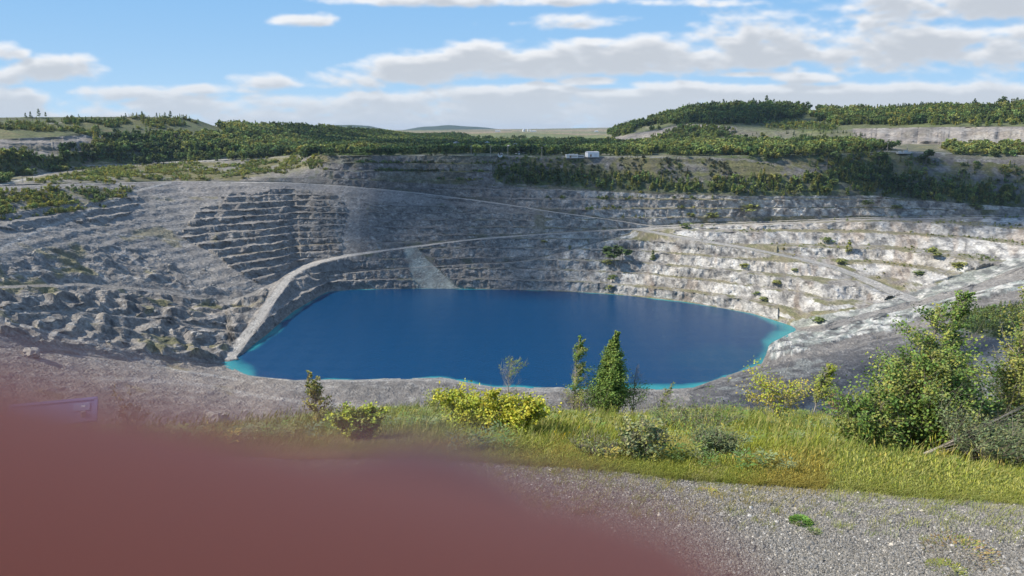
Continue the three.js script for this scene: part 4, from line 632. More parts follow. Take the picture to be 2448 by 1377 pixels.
function wood(name, label, key, per100, mixOf, h0, h1, most, colors, seed) {   // a wood that reads as one mass
  const R = rng(seed), area = cells[vegKeys.indexOf(key)].cum.at(-1) ?? 0, n = Math.min(most, Math.round(area / 100 * per100)), lists = new Map();
  for (let i = 0; i < n; i++) { const P = sampleCell(key, R); if (!P) break; if (fbm(P.x / 22, 3, P.z / 22, 3) < (colors.gaps ?? -0.3)) continue; const kd = mixOf[Math.floor(R() * mixOf.length)], g = KINDS[kd][Math.floor(R() * KINDS[kd].length)].crown; if (!lists.has(g)) lists.set(g, []); lists.get(g).push([P, h0 * 0.7 + (h1 * 1.2 - h0 * 0.7) * R() ** 1.5, R()]); }
  const M = new THREE.Matrix4(), q = new THREE.Quaternion(), Y = V(0, 1, 0), c = new THREE.Color();
  const mass = put(name, new THREE.Group()); tag(mass, label, name, null, 'stuff');
  for (const [g, l] of lists) { const inst = new THREE.InstancedMesh(g, woodMat, l.length); l.forEach(([P, h, a], i) => { P.y -= h * 0.06; q.setFromAxisAngle(Y, a * TAU); M.compose(P, q, V(h * (0.9 + 0.35 * R()), h, h * (0.9 + 0.35 * R()))); inst.setMatrixAt(i, M); const k = colors.list[Math.floor(clamp(0.5 + 1.1 * fbm(P.x / 60, 8, P.z / 60, 3) + 0.5 * (R() - 0.5), 0, 0.999) * colors.list.length)]; inst.setColorAt(i, c.setRGB(...tint(k, R, 0.42))); }); inst.name = 'trees'; mass.add(inst); }
  return n;
}
wood('forest', 'dense green forest on the ridge behind the pit rim', 'forestLeft', 5.5, ['round', 'round', 'pole', 'spruce'], 8, 15, 60000, { list: [DARKW, DARKW, MIDW, LIGHTW] }, 101);
wood('forest', 'pale green young wood beside the haul road', 'edgeLeft', 10.64, ['round', 'pole'], 4.8, 9.6, 13600, { list: [MIDW, LIGHTW, LIGHTW] }, 102);
wood('scrub', 'green scrub strip on the terrace below the grey bank', 'shrubLeft', 11.4, ['bush', 'round', 'pole'], 2.5, 6, 6800, { list: [MIDW, LIGHTW, YELW] }, 103);
wood('scrub', 'yellow green scrub on the plateau above the benches', 'shrubPlateau', 9, ['bush', 'bush', 'pole'], 2, 5.5, 6800, { list: [LIGHTW, YELW, MIDW], gaps: -0.08 }, 104);
wood('scrub', 'pale scrub on the flat topped spoil hill', 'hillLeft', 8.0, ['bush', 'pole', 'spruce'], 4, 8, 9000, { list: [MIDW, LIGHTW], gaps: -0.1 }, 105);
wood('forest', 'dark forest round the village behind the rim', 'forestMid', 3.6, ['round', 'round', 'spruce'], 7, 13, 11900, { list: [DARKW, DARKW, MIDW] }, 106);
wood('forest', 'dark wood before the sunlit field', 'forestFar', 2.28, ['round', 'spruce'], 8, 14, 5100, { list: [DARKW, DARKW] }, 107);
wood('forest', 'forest along the crest of the wooded hill', 'hillRight', 5.5, ['pole', 'spruce', 'round'], 8.0, 14.9, 17000, { list: [DARKW, MIDW, MIDW] }, 108);
wood('forest', 'forest covering the long hill above the pale spoil faces', 'hillRight2', 5.5, ['pole', 'spruce', 'round'], 7.2, 14.4, 27200, { list: [MIDW, LIGHTW, MIDW, DARKW] }, 109);
wood('forest', 'dark wood at the foot of the wooded hill', 'darkSkirt', 4, ['round', 'spruce'], 5.5, 11.0, 10200, { list: [DARKW, MIDW] }, 110);
wood('scrub', 'small wood on the green flank of the spoil hill', 'midGreen', 3.04, ['round', 'pole'], 4, 9, 2550, { list: [MIDW, LIGHTW] }, 111);
wood('forest', 'wood of rounded trees along the far rim', 'rimRight', 4.6, ['round', 'round', 'pole'], 6.6, 13.2, 23800, { list: [DARKW, MIDW, LIGHTW] }, 112);
wood('forest', 'light green wood on the rim above the dark bank', 'rimRight2', 9.73, ['round', 'bush'], 6.0, 10.8, 10200, { list: [LIGHTW, MIDW, LIGHTW] }, 113);
wood('forest', 'band of young trees above the pale benches', 'band', 9, ['pole', 'pole', 'spruce', 'round'], 4.6, 10.9, 30600, { list: [DARKW, MIDW, LIGHTW, MIDW] }, 114);
wood('scrub', 'thin scrub on the dark slope under the rim road', 'slopeSparse', 12, ['bush', 'pole', 'bush'], 2.0, 5.0, 13600, { list: [MIDW, DARKW, [0.10, 0.11, 0.05]], gaps: -0.02 }, 115);
wood('scrub', 'loose young trees on the dark slope beside the bare chute', 'slopeRight', 5, ['pole', 'bush', 'round', 'spruce'], 3, 8, 5000, { list: [MIDW, LIGHTW, DARKW], gaps: -0.04 }, 117);
wood('scrub', 'scattered shrubs on the benches under the young trees', 'upperBenches', 5, ['bush', 'bush', 'pole'], 2, 5.5, 3000, { list: [LIGHTW, MIDW, YELW], gaps: 0.0 }, 118);
wood('scrub', 'thin weeds and shrubs along the pale treads', 'paleBenches', 2.0, ['bush', 'bush', 'pole'], 1.2, 3.2, 3000, { list: [LIGHTW, YELW, MIDW], gaps: -0.02 }, 119);
wood('scrub', 'dark thicket on the grey bank near the lookout', 'darkBush', 13.3, ['spruce', 'bush', 'pole'], 2.5, 5, 4250, { list: [DARKW, MIDW] }, 116);
// trees one can tell apart
const protoTree = {};
function loneTree(name, label, category, group, P, h, wide, kind, color, seed) {
  const key = kind + color.join(), R = rng(seed), vi = Math.floor(R() * KINDS[kind].length);
  const mk = (protoTree[key + vi] ??= { m: Object.assign(woodMat.clone(), { color: new THREE.Color(...color) }) });
  const g = put(name, new THREE.Group()); g.position.copy(P); g.position.y -= 0.2; g.rotation.y = R() * TAU; g.scale.set(h * wide, h, h * wide);
  part('trunk', KINDS[kind][vi].trunk, barkMat, g); part('crown', KINDS[kind][vi].crown, mk.m, g); tag(g, label, category, group); return g;
}
function loneAt(name, label, px, pyBase, hPx, wide, kind, color, group, seed) { const P = landAt(px, pyBase), d = P.distanceTo(camera.position); return loneTree(name, label, 'tree', group, P, hPx / F * d, wide, kind, color, seed ?? (px * 13 + pyBase)); }
loneAt('bench_tree', 'tall dark green tree on the pale bench, largest of its clump', 1466, 632, 46, 1.5, 'round', DARKW);
loneAt('bench_tree', 'shorter dark tree in the clump on the pale bench', 1488, 628, 36, 1.5, 'round', DARKW);
loneAt('bench_shrub', 'yellow green shrub below the clump of dark trees', 1457, 636, 20, 1.8, 'bush', LIGHTW);
loneAt('bench_tree', 'pointed tree standing alone on the pale bench beside the clump', 1560, 622, 22, 1.7, 'spruce', MIDW);
loneAt('bench_shrub', 'round green shrub on the bench just over the lake', 1462, 674, 18, 2, 'round', MIDW);
loneAt('bench_shrub', 'small lime shrub clinging to the wall at the waterline', 1457, 692, 14, 2, 'bush', LIGHTW);
loneAt('bench_tree', 'round green tree on a high bench of the pale wall', 2232, 620, 26, 1.6, 'round', LIGHTW);
loneAt('bench_tree', 'lime tree on the bench above the descending ramp', 2028, 608, 30, 1.3, 'pole', YELW);
loneAt('bench_shrub', 'small shrub in the corner above the descending ramp', 2012, 630, 15, 2, 'bush', LIGHTW);
loneAt('bench_shrub', 'green shrub at the rubble tip by the lake', 1958, 770, 18, 2, 'bush', MIDW);
loneAt('rim_tree', 'dark tree on the bank beside the concrete slab', 2212, 395, 34, 1.3, 'round', DARKW);
loneAt('rim_tree', 'dark bushy tree beside the bare chute', 2100, 392, 26, 1.5, 'round', MIDW);
for (const [x, y, h, k] of [[1300, 580, 10, 'bush'], [1362, 598, 12, 'pole'], [1640, 545, 16, 'bush'], [1700, 520, 18, 'bush'], [1790, 505, 26, 'bush'], [1650, 525, 16, 'round'], [1860, 680, 14, 'bush'], [1780, 640, 12, 'bush'], [2200, 660, 14, 'bush'], [2290, 640, 16, 'bush'], [1980, 580, 16, 'bush'], [2070, 490, 16, 'bush'], [2140, 500, 14, 'bush'], [1900, 650, 10, 'bush'], [1830, 720, 14, 'bush'], [1810, 705, 12, 'bush'], [2330, 500, 16, 'bush']]) loneAt('bench_shrub', 'small green shrub rooted on a bench of the pale pit wall', x, y, h, k === 'bush' ? 2.2 : 1.6, k, [LIGHTW, MIDW, YELW][(x + y) % 3], 'shrubs on the pale benches');
for (const [x, y, h] of [[60, 281, 9], [75, 281, 11], [95, 281, 16], [110, 281, 10], [190, 280, 6], [340, 280, 12], [375, 280, 9], [395, 280, 10], [410, 282, 15], [300, 280, 8]]) loneAt('skyline_tree', 'small dark tree standing on the skyline of the flat spoil hill', x, y, h, x % 3 ? 1.25 : 1.7, x % 3 ? 'pole' : 'spruce', DARKW, 'trees on the spoil hill skyline');
for (const [x, y, h] of [[1700, 264, 16], [1730, 263, 18], [1765, 263, 17], [1800, 263, 20], [1832, 262, 25], [1850, 263, 18], [1880, 266, 16], [1905, 267, 18], [1925, 268, 18], [1965, 268, 10], [2000, 268, 13], [2070, 267, 14], [2330, 262, 20], [2395, 260, 22], [2430, 260, 20]]) loneAt('skyline_tree', 'dark tree standing on the crest of the wooded hill', x, y - (x < 1945 ? 6 : 2), h, 1.25, x % 2 ? 'round' : 'pole', DARKW, 'trees on the wooded hill crest');
{ // single trees of the young wood above the benches, and of the rim
  const R = rng(301);
  for (let k = 0; k < 90; k++) { const P = sampleCell('band', R); loneTree('young_tree', 'slim young tree in the green band above the pale benches', 'tree', 'young trees above the pale benches', P, 7 + 4.5 * R(), 1.15, R() < 0.6 ? 'pole' : 'spruce', [MIDW, LIGHTW, DARKW, YELW][Math.floor(R() * 4)], k * 3 + 1); }
  for (let k = 0; k < 60; k++) { const P = sampleCell(k % 3 ? 'rimRight' : 'rimRight2', R); loneTree('rim_tree', 'rounded green tree in the wood along the far rim', 'tree', 'trees along the far rim', P, 9 + 5 * R(), 1.35, 'round', [MIDW, LIGHTW, DARKW][Math.floor(R() * 3)], k * 5 + 2); }
  for (let k = 0; k < 40; k++) { const P = sampleCell('shrubPlateau', R); loneTree('plateau_bush', 'low yellow green bush on the plateau over the dark benches', 'bush', 'bushes on the plateau', P, 3.5 + 2.5 * R(), 1.6, 'bush', [LIGHTW, YELW, MIDW][Math.floor(R() * 3)], k * 7 + 3); }
  for (let k = 0; k < 34; k++) { const px = 1740 + 330 * R(), py = 318 + 14 * R(), P = landAt(px, py); loneTree('young_spruce', 'tiny dark spruce dotted on the green flank', 'tree', 'young spruces on the green flank', P, 4 + 2.5 * R(), 1.5, 'spruce', DARKW, k * 9 + 5); }
}
console.log('woods done');

// ================================================================ BUILDINGS, POLES, SIGNS
const M_ = (r, g, b, rough = 0.8) => new THREE.MeshStandardMaterial({ color: new THREE.Color(r, g, b), roughness: rough });
const whiteWall = M_(0.72, 0.72, 0.72), creamWall = M_(0.66, 0.62, 0.55), greyRoof = M_(0.42, 0.43, 0.45), darkRoof = M_(0.12, 0.11, 0.11), brownDoor = M_(0.22, 0.13, 0.08), glassDark = M_(0.05, 0.06, 0.08, 0.2), poleWood = M_(0.33, 0.29, 0.24), concrete = M_(0.5, 0.49, 0.47);
const box = (w, h, d, x, y, z) => new THREE.BoxGeometry(w, h, d).translate(x, y + h / 2, z);
function gable(w, d, y, rise, over) { const s = new THREE.Shape([new THREE.Vector2(-w / 2 - over, 0), new THREE.Vector2(0, rise), new THREE.Vector2(w / 2 + over, 0)]); return new THREE.ExtrudeGeometry(s, { depth: d + 2 * over, bevelEnabled: false }).translate(0, y, -d / 2 - over); }
const gAtW = (P) => P.distanceTo(camera.position) / F;
{ // white hall with a low roof
  const P = landAt(1414, 375), k = gAtW(P), w = 27 * k, h = 10.5 * k, d = w * 0.8; const g = put('white_hall', new THREE.Group()); g.position.copy(P).add(V(0, -0.6, 0)); g.rotation.y = 0.22; tag(g, 'white metal hall with low roof on the far rim', 'building');
  part('wall', box(w, h + 0.6, d, 0, 0, 0), whiteWall, g); part('roof', gable(w, d, h + 0.6, h * 0.18, 0.4).rotateY(Math.PI / 2).scale(w / d, 1, d / w), greyRoof, g); part('door', box(2.2, 3.4, 0.25, -w * 0.24, 0.6, d / 2), brownDoor, g); part('shutter_door', box(4.5, 4.5, 0.2, w * 0.2, 0.6, d / 2), M_(0.6, 0.61, 0.62), g);
  for (let i = 0; i < 9; i++) part('cladding_rib', box(0.25, h, 0.2, (i - 4) * w / 9.3, 0.6, d / 2 + 0.02), whiteWall, g);
}
{ // long low office
  const P = landAt(1375, 377), k = gAtW(P), w = 42 * k, h = 6.2 * k, d = 12; const g = put('low_office', new THREE.Group()); g.position.copy(P).add(V(0, -0.6, 0)); g.rotation.y = 0.08; tag(g, 'long low cream office with flat roof beside the white hall', 'building');
  part('wall', box(w * 0.64, h + 0.6, d, -w * 0.18, 0, 0), creamWall, g); part('annex', box(w * 0.36, h * 0.9 + 0.6, d * 0.8, w * 0.32, 0, 0), M_(0.45, 0.44, 0.42), g); part('roof', box(w * 0.66, 0.5, d + 0.8, -w * 0.18, h + 0.6, 0), M_(0.7, 0.68, 0.64), g);
  part('door', box(2.6, 3, 0.2, -w * 0.28, 0.6, d / 2), brownDoor, g); part('stripe', box(w * 0.3, 0.7, 0.16, -w * 0.06, h * 0.55, d / 2), M_(0.3, 0.2, 0.15), g);
  for (let i = 0; i < 4; i++) part('window', box(1.6, 1.3, 0.2, w * (0.2 + 0.075 * i), 1.8, d * 0.4), glassDark, g);
  for (let i = 0; i < 3; i++) part('roof_unit', box(1.6, 1.1, 1.6, -w * 0.3 + i * w * 0.22, h + 1.1, -1), greyRoof, g);
}
{ // houses among the trees
  const spec = [[1090, 352, 12, 0.5, 'pale house with a broad roof, apart from the other village houses'], [1163, 353, 12, -0.3, 'grey roofed house among the village trees'], [1176, 360, 8, 0.2, 'small white house near the utility pole'], [1196, 370, 11, 0.1, 'low house with pale roof at the village edge'], [1216, 360, 8, 0.4, 'white house half hidden behind village trees'], [1231, 356, 9, -0.5, 'tall white house in the dark village wood'], [1238, 366, 9, 0.6, 'white gabled house at the wood edge'], [1253, 362, 8, 0.1, 'narrow white house deep in the village wood'], [1303, 357, 8, 0.3, 'small house roof between dark treetops']];
  for (const [x, y, wpx, turn, label] of spec) { const P = landAt(x, y + 4), k = gAtW(P), w = wpx * k, h = w * 0.5, d = w * 0.8; const g = put('house', new THREE.Group()); g.position.copy(P).add(V(0, y > 365 ? 1 : 7, 0)); g.rotation.y = turn; tag(g, label, 'house'); g.scale.set(1, 1, 1);
    part('wall', box(w, h + 10, d, 0, -10, 0), whiteWall, g); part('roof', gable(w, d, h, w * 0.3, 0.5), x % 2 ? greyRoof : M_(0.3, 0.29, 0.29), g); part('door', box(1.1, 2.2, 0.2, -w * 0.1, 0, d / 2), brownDoor, g); for (const s of [-0.32, 0.12, 0.34]) part('window', box(1.4, 1.4, 0.16, s * w, h * 0.4, d / 2), glassDark, g); }
  // farm on the far plain
  for (const [x, y, wpx, hpx, label] of [[1252, 311, 7, 3, 'distant white barn on the plain, left of the silos'.replace(', left of the silos', ' below the silos')], [1262, 310, 3, 5, 'distant white farm silo, taller of the pair'], [1268, 310, 3, 4, 'distant white farm silo, shorter of the pair'], [1275, 313, 14, 2, 'distant long white shed on the plain'], [1190, 315, 12, 2, 'distant low white greenhouse at the far field edge'], [1426, 309, 8, 2, 'distant white farmhouse on the brown field']]) {
    const [az] = ray(x, y), r = 5200, P = polar(az, r, 0), k = r / F; P.y = landHeight(az, r) - 1; const g = put(label.includes('silo') ? 'silo' : 'farm_building', new THREE.Group()); g.position.copy(P); tag(g, label, label.includes('silo') ? 'silo' : 'building');
    if (label.includes('silo')) { part('body', new THREE.CylinderGeometry(wpx * k / 2, wpx * k / 2, hpx * k, 14).translate(0, hpx * k / 2, 0), whiteWall, g); part('dome', new THREE.SphereGeometry(wpx * k / 2, 14, 7, 0, TAU, 0, Math.PI / 2).translate(0, hpx * k, 0), greyRoof, g); }
    else { part('wall', box(wpx * k, hpx * k, 10, 0, 0, 0), whiteWall, g); part('roof', gable(10, wpx * k, hpx * k, 3, 0.4).rotateY(Math.PI / 2), greyRoof, g); }
  }
}
// utility poles
function pole(px, pyBase, hPx, label, group, arms = 1) {
  const P = landAt(px, pyBase), k = gAtW(P), h = hPx * k; const g = put('utility_pole', new THREE.Group()); g.position.copy(P).add(V(0, -0.3, 0)); tag(g, label, 'utility pole', group);
  part('post', new THREE.CylinderGeometry(0.34, 0.5, h, 10).translate(0, h / 2, 0), poleWood, g);
  for (let a = 0; a < arms; a++) { const c = part('crossarm', box(3.4, 0.28, 0.25, 0, h - 1 - a * 1.6, 0.35), poleWood, g); for (const x of [-1.4, 0, 1.4]) part('insulator', new THREE.CylinderGeometry(0.1, 0.14, 0.45, 8).translate(x, h - 0.5 - a * 1.6, 0.35), whiteWall, c); }
}
for (const [x, y, h] of [[1125, 370, 21], [1174, 375, 24], [1214, 376, 26], [1294, 376, 24]]) pole(x, y, h, 'tall wooden utility pole on the rim road in front of the village wood', 'utility poles along the rim road');
pole(2120, 362, 20, 'utility pole at the end of the concrete slab nearer the wood'); pole(2168, 360, 20, 'utility pole standing right behind the concrete slab'.replace('right ', '')); pole(2247, 355, 30, 'tallest utility pole with double crossarm in the yellow grass', null, 2); pole(2076, 346, 17, 'utility pole at the foot of the grey spoil face');
{ const P = landAt(2162, 366), k = gAtW(P), g = put('concrete_slab', new THREE.Group()); g.position.copy(P); tag(g, 'pale concrete foundation slab on the far rim', 'foundation'); part('slab', box(30 * k, 2.2, 12, 0, -0.8, 0), concrete, g); part('block', box(7 * k, 2.2, 4, 4 * k, 1.4, -1), concrete, g); part('block', box(4 * k, 1.6, 3, -9 * k, 1.4, 0), concrete, g); }
// far blue hills
for (const [label, x0, x1, peak, yPeak, yBase, r] of [['long wooded hill far behind the ridge', 640, 985, 835, 297, 318, 8500], ['rounded wooded hill far across the plain', 930, 1260, 1062, 299, 314, 10500]]) {
  const pos = [], idx = [], nx = 90, nd = 24;
  for (let j = 0; j <= nd; j++) for (let i = 0; i <= nx; i++) { const x = lerp(x0, x1, i / nx), [az] = ray(x, 300), t = (x - peak) / (x < peak ? peak - x0 : x1 - peak), dj = j / nd * 2 - 1, hh = Math.max(0, Math.cos(t * Math.PI / 2)) ** 1.3 * (0.5 + 0.5 * Math.cos(dj * Math.PI)), rr = r + dj * 1400, e0 = ray(x, yBase)[1] * r, e1 = ray(peak, yPeak)[1] * r, P = polar(az, rr, e0 + (e1 - e0) * hh * (1 + 0.16 * fbm(x / 40, dj * 2, 3, 4)) - 6); pos.push(P.x, P.y, P.z); if (i < nx && j < nd) { const a = j * (nx + 1) + i, b = a + 1, d = a + nx + 1; idx.push(a, b, d, b, d + 1, d); } }
  const g = new THREE.BufferGeometry(); g.setAttribute('position', new THREE.Float32BufferAttribute(pos, 3)); g.setIndex(idx); g.computeVertexNormals();
  const uv = []; for (let i = 0; i < pos.length; i += 3) uv.push(pos[i] / 300, pos[i + 2] / 300); g.setAttribute('uv', new THREE.Float32BufferAttribute(uv, 2));
  tag(put('hill', new THREE.Mesh(g, new THREE.MeshStandardMaterial({ color: new THREE.Color(0.055, 0.09, 0.045), roughness: 1, map: rockTint, bumpMap: rockBump, bumpScale: 14 }))), label, 'hill', null, 'structure');
}
// boulders
function boulderGeo(seed, detail) { const g = new THREE.IcosahedronGeometry(1, detail), p = g.attributes.position; for (let i = 0; i < p.count; i++) { const d = V(p.getX(i), p.getY(i), p.getZ(i)).normalize(), n = Math.round((fbm(d.x * 1.3 + seed, d.y * 1.3, d.z * 1.3, 2) + 0.5) * 5) / 5 * 0.5 + 0.6 + 0.3 * fbm(d.x * 4 + seed, d.y * 4, d.z * 4, 3); p.setXYZ(i, d.x * n * 1.15, d.y * n * 0.8, d.z * n); } g.computeVertexNormals(); return g; }
const stone = new THREE.MeshStandardMaterial({ color: new THREE.Color(0.46, 0.43, 0.39), roughness: 0.95, map: rockTint, flatShading: true });
function boulder(px, py, wPx, label, seed, group) { const P = landAt(px, py), k = gAtW(P), m = new THREE.Mesh(boulderGeo(seed, 3), stone); const s = wPx * k / 2; m.scale.set(s, s, s); m.rotation.y = seed; m.position.copy(P).add(V(0, s * 0.25, 0)); put('boulder', m); tag(m, label, 'boulder', group); }
boulder(520, 1010, 52, 'large pale boulder heap on the grey terrace', 3); boulder(478, 1015, 14, 'small rock lying by the large pale boulder', 5); boulder(474, 808, 20, 'white block caught in the rubble above the ramp end', 7); boulder(75, 852, 34, 'pale outcrop of rock on the brown slope', 9);
{ const R = rng(404); for (let k = 0; k < 60; k++) { const px = 20 + 600 * R(), py = 600 + 290 * R(); boulder(px, py, 4 + 7 * R() * R(), 'loose grey block lying in the rubble of the slope', 20 + k, 'loose blocks in the rubble'); } }
// blue information board at the edge of the pad
{
  const [az, t] = ray(128, 988), r = 10.6, P = polar(az, r, t * r), k = Math.hypot(r, t * r) / F, blue = M_(0.20, 0.20, 0.40, 0.6), frame = M_(0.22, 0.22, 0.44, 0.6), steel = M_(0.3, 0.3, 0.32, 0.5);
  const w = 150 * k, h = 34 * k, g = put('information_board', new THREE.Group()); g.position.set(P.x, EYE - 5, P.z); tag(g, 'blue slanted information board on posts at the lookout edge', 'sign');
  const y = P.y - (EYE - 5), tilt = new THREE.Matrix4().makeRotationFromEuler(new THREE.Euler(-0.75, 0.25, 0.22)).setPosition(0, y, 0), at = (geo) => geo.applyMatrix4(tilt);
  part('board', at(new THREE.BoxGeometry(w, h * 1.35, 0.03)), blue, g); part('frame', at(mergeGeometries([new THREE.BoxGeometry(w + 0.05, 0.035, 0.05).translate(0, h * 0.69, 0), new THREE.BoxGeometry(w + 0.05, 0.035, 0.05).translate(0, -h * 0.69, 0), new THREE.BoxGeometry(0.035, h * 1.34, 0.05).translate(w / 2 + 0.01, 0, 0), new THREE.BoxGeometry(0.035, h * 1.34, 0.05).translate(-w / 2 - 0.01, 0, 0)])), frame, g);
  part('picture', at(new THREE.BoxGeometry(w * 0.2, h * 0.5, 0.01).translate(w * 0.34, h * 0.2, 0.018)), M_(0.25, 0.3, 0.5), g); part('white_mark', at(new THREE.BoxGeometry(w * 0.05, h * 0.12, 0.012).translate(w * 0.36, h * 0.22, 0.02)), M_(0.75, 0.75, 0.8), g);
  for (const s of [-0.36, 0.36]) part('post', new THREE.CylinderGeometry(0.03, 0.03, Math.max(y, 0.1) + 0.1, 10).translate(s * w, Math.max(y, 0.1) / 2 - 0.05, -0.06), steel, g);
}
// ================================================================ CLOUDS OVERHEAD that shade parts of the land
function cloud(px, py, rx, rz, turn, seed, label, high = 1000, cover = 0.75) {    // a field of torn puffs with sky between them
  const P = landAt(px, py), R = rng(seed * 31 + 5), puffs = [], n = Math.round(cover * Math.PI * rx * rz / 2600), turnM = new THREE.Matrix4().makeRotationY(turn);
  for (let k = 0; k < n; k++) {
    const a = R() * TAU, d = R() ** 0.62, s = 18 + 24 * R(), g = new THREE.IcosahedronGeometry(1, 3), p = g.attributes.position, o = R() * 50;
    for (let i = 0; i < p.count; i++) { const v = V(p.getX(i), p.getY(i), p.getZ(i)), m = 1 + 0.7 * fbm(v.x * 1.6 + o, v.y * 1.6, v.z * 1.6, 4); p.setXYZ(i, v.x * m * s * 1.25, v.y * m * s * (v.y > 0 ? 0.5 : 0.25), v.z * m * s); }
    g.translate(Math.cos(a) * d * rx, 14 * (R() - 0.5), Math.sin(a) * d * rz); puffs.push(g);
  }
  const g = mergeGeometries(puffs).applyMatrix4(turnM); g.computeVertexNormals();
  const m = new THREE.Mesh(g, cloudMat); m.position.copy(P).addScaledVector(SUN, (high - P.y) / SUN.y); put('cloud', m); tag(m, label, 'cloud', null, 'structure');
}
const cloudMat = new THREE.MeshPhysicalMaterial({ color: new THREE.Color(0.92, 0.93, 0.95), roughness: 1, transmission: 0.5, thickness: 0, specularIntensity: 0 });
cloud(1090, 460, 250, 140, 0.1, 1, 'cloud overhead', 1000, 0.95);
cloud(1180, 354, 430, 330, 0.0, 3, 'cloud overhead', 1000, 0.55);
cloud(2350, 470, 170, 130, -0.2, 5, 'cloud overhead', 1000, 1.0);
cloud(1760, 285, 150, 160, 0.2, 7, 'cloud overhead');
cloud(2160, 905, 190, 62, 0.3, 9, 'cloud overhead');

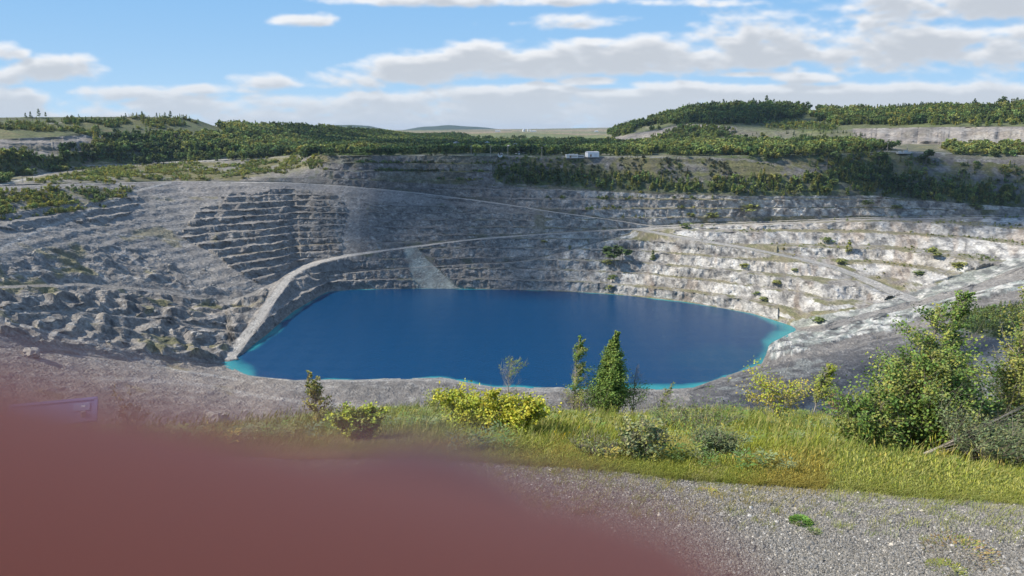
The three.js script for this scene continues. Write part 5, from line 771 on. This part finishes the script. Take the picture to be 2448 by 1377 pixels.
// ================================================================ THE HAND in front of the lens, and the phone it holds
{
  const joints = (list) => list.map(([a, b, ra, rb]) => [V(...a), V(...b), ra, rb]);   // millimetres from the lens: x right, y up, z back
  const bones = joints([
    [[1.2, -11.6, -18.2], [-22, -6.8, -13], 6.6, 8.0], [[-22, -6.8, -13], [-40, 16, -11.5], 8.2, 9.2], [[-40, 16, -11.5], [-68, 56, -6], 9.6, 11.5],            // index finger over the lens; unseen knuckles raised to block sun from the tip
    [[-26, -34, -9], [-44, -28, -10], 6.6, 7.8], [[-44, -28, -10], [-62, -8, -10], 8, 9], [[-62, -8, -10], [-84, 32, 2], 9.4, 11.5],                          // middle
    [[-40, -44, -7], [-58, -38, -8], 6.4, 7.5], [[-58, -38, -8], [-76, -22, -7], 7.8, 8.8], [[-76, -22, -7], [-98, 12, 6], 9, 11],                             // ring
    [[-62, -46, -4], [-76, -42, -4], 5.6, 6.5], [[-76, -42, -4], [-90, -30, -2], 6.8, 7.8], [[-90, -30, -2], [-110, -8, 12], 8, 10],                             // little
    [[-34, 12, 17], [-58, 18, 22], 7.6, 9.4], [[-58, 18, 22], [-100, 22, 30], 9.8, 15],                                                                          // thumb
    [[-68, 56, -6], [-140, 10, 42], 13, 18], [[-84, 32, 2], [-142, 4, 42], 14, 18], [[-98, 12, 6], [-144, -2, 42], 13, 17], [[-110, -8, 12], [-146, -8, 42], 12, 16], [[-100, 22, 30], [-142, 4, 44], 15, 18],
    [[-142, 0, 42], [-186, -58, 66], 21, 26], [[-186, -58, 66], [-246, -150, 104], 26, 32],
  ]);
  const lo = V(-290, -215, -60), size = 320, n = 150, mc = new MarchingCubes(n, new THREE.MeshStandardMaterial(), false, false, 900000);
  mc.isolation = 0; const h = size / n, q = V(0, 0, 0), ab = V(0, 0, 0), ap = V(0, 0, 0);
  for (let z = 0; z < n; z++) for (let y = 0; y < n; y++) for (let x = 0; x < n; x++) {
    q.set(lo.x + x * h, lo.y + y * h, lo.z + z * h); let d = 1e3;
    for (const [a, b, ra, rb] of bones) { ab.subVectors(b, a); ap.subVectors(q, a); const t = clamp(ap.dot(ab) / ab.lengthSq()), dd = ap.addScaledVector(ab, -t).length() - lerp(ra, rb, t), k = 3.2, m = Math.max(k - Math.abs(d - dd), 0) / k; d = Math.min(d, dd) - m * m * k * 0.25; }
    mc.field[x + y * n + z * n * n] = -d;
  }
  mc.update();
  const count = mc.count, P = new Float32Array(count * 3), Nn = new Float32Array(count * 3);
  for (let i = 0; i < count; i++) for (let c = 0; c < 3; c++) { P[i * 3 + c] = (lo.getComponent(c) + (mc.positionArray[i * 3 + c] + 1) / 2 * size) / 1000; Nn[i * 3 + c] = mc.normalArray[i * 3 + c]; }
  const g = new THREE.BufferGeometry(); g.setAttribute('position', new THREE.BufferAttribute(P, 3)); g.setAttribute('normal', new THREE.BufferAttribute(Nn, 3));
  const root = put('person', new THREE.Group()); root.position.copy(camera.position); root.rotation.copy(camera.rotation); tag(root, 'bare finger held across the lens, badly out of focus', 'person');
  part('hand', g, new THREE.MeshPhysicalMaterial({ color: new THREE.Color(0.74, 0.238, 0.155), roughness: 0.6, specularIntensity: 0.4 }), root);
  const nail = new THREE.SphereGeometry(1, 16, 10).scale(0.0055, 0.0012, 0.0046); nail.rotateX(-1.9).translate(-0.0035, -0.0092, -0.0246); part('fingernail', nail, M_(0.5, 0.27, 0.22, 0.3), root);
  const sleeve = new Buf(); sleeve.tube([V(-0.19, -0.064, 0.068), V(-0.246, -0.15, 0.104), V(-0.34, -0.30, 0.166)], 0.036, 0.05, 22, [0.05, 0.055, 0.07]); part('sleeve', sleeve.geo(), new THREE.MeshStandardMaterial({ vertexColors: true, roughness: 0.95, side: THREE.DoubleSide }), root);
  // the phone, whose lens is the camera; unseen, added to shade the finger
  const ph = put('phone', new THREE.Group()); ph.position.copy(camera.position); ph.rotation.copy(camera.rotation); tag(ph, 'slim unseen phone held behind the lens, made gold to bounce warm light on the finger', 'phone');
  const outline = new THREE.Shape(); const W = 0.142, H = 0.07, rr = 0.010, x0 = -0.03, y0 = -H / 2; outline.moveTo(x0 + rr, y0); outline.lineTo(x0 + W - rr, y0); outline.quadraticCurveTo(x0 + W, y0, x0 + W, y0 + rr); outline.lineTo(x0 + W, y0 + H - rr); outline.quadraticCurveTo(x0 + W, y0 + H, x0 + W - rr, y0 + H); outline.lineTo(x0 + rr, y0 + H); outline.quadraticCurveTo(x0, y0 + H, x0, y0 + H - rr); outline.lineTo(x0, y0 + rr); outline.quadraticCurveTo(x0, y0, x0 + rr, y0);
  part('body', new THREE.ExtrudeGeometry(outline, { depth: 0.006, bevelThickness: 0.0005, bevelSize: 0.0005, bevelSegments: 2 }).translate(0, 0, 0.004), M_(0.78, 0.60, 0.46, 0.4), ph);  // gold chosen to bounce warm light onto the finger
  part('lens_ring', new THREE.TorusGeometry(0.0065, 0.0009, 10, 32).translate(0, 0, 0.0035), M_(0.3, 0.3, 0.32, 0.3), ph);
  part('screen', new THREE.BoxGeometry(W - 0.02, H - 0.006, 0.0004).translate(x0 + W / 2, 0, 0.0107), M_(0.02, 0.02, 0.025, 0.1), ph);
}
console.log('all built');
scene.traverse((o) => { if (o.isMesh) { o.castShadow = true; o.receiveShadow = true; } });
camera.updateMatrixWorld();
renderer.render(scene, camera);
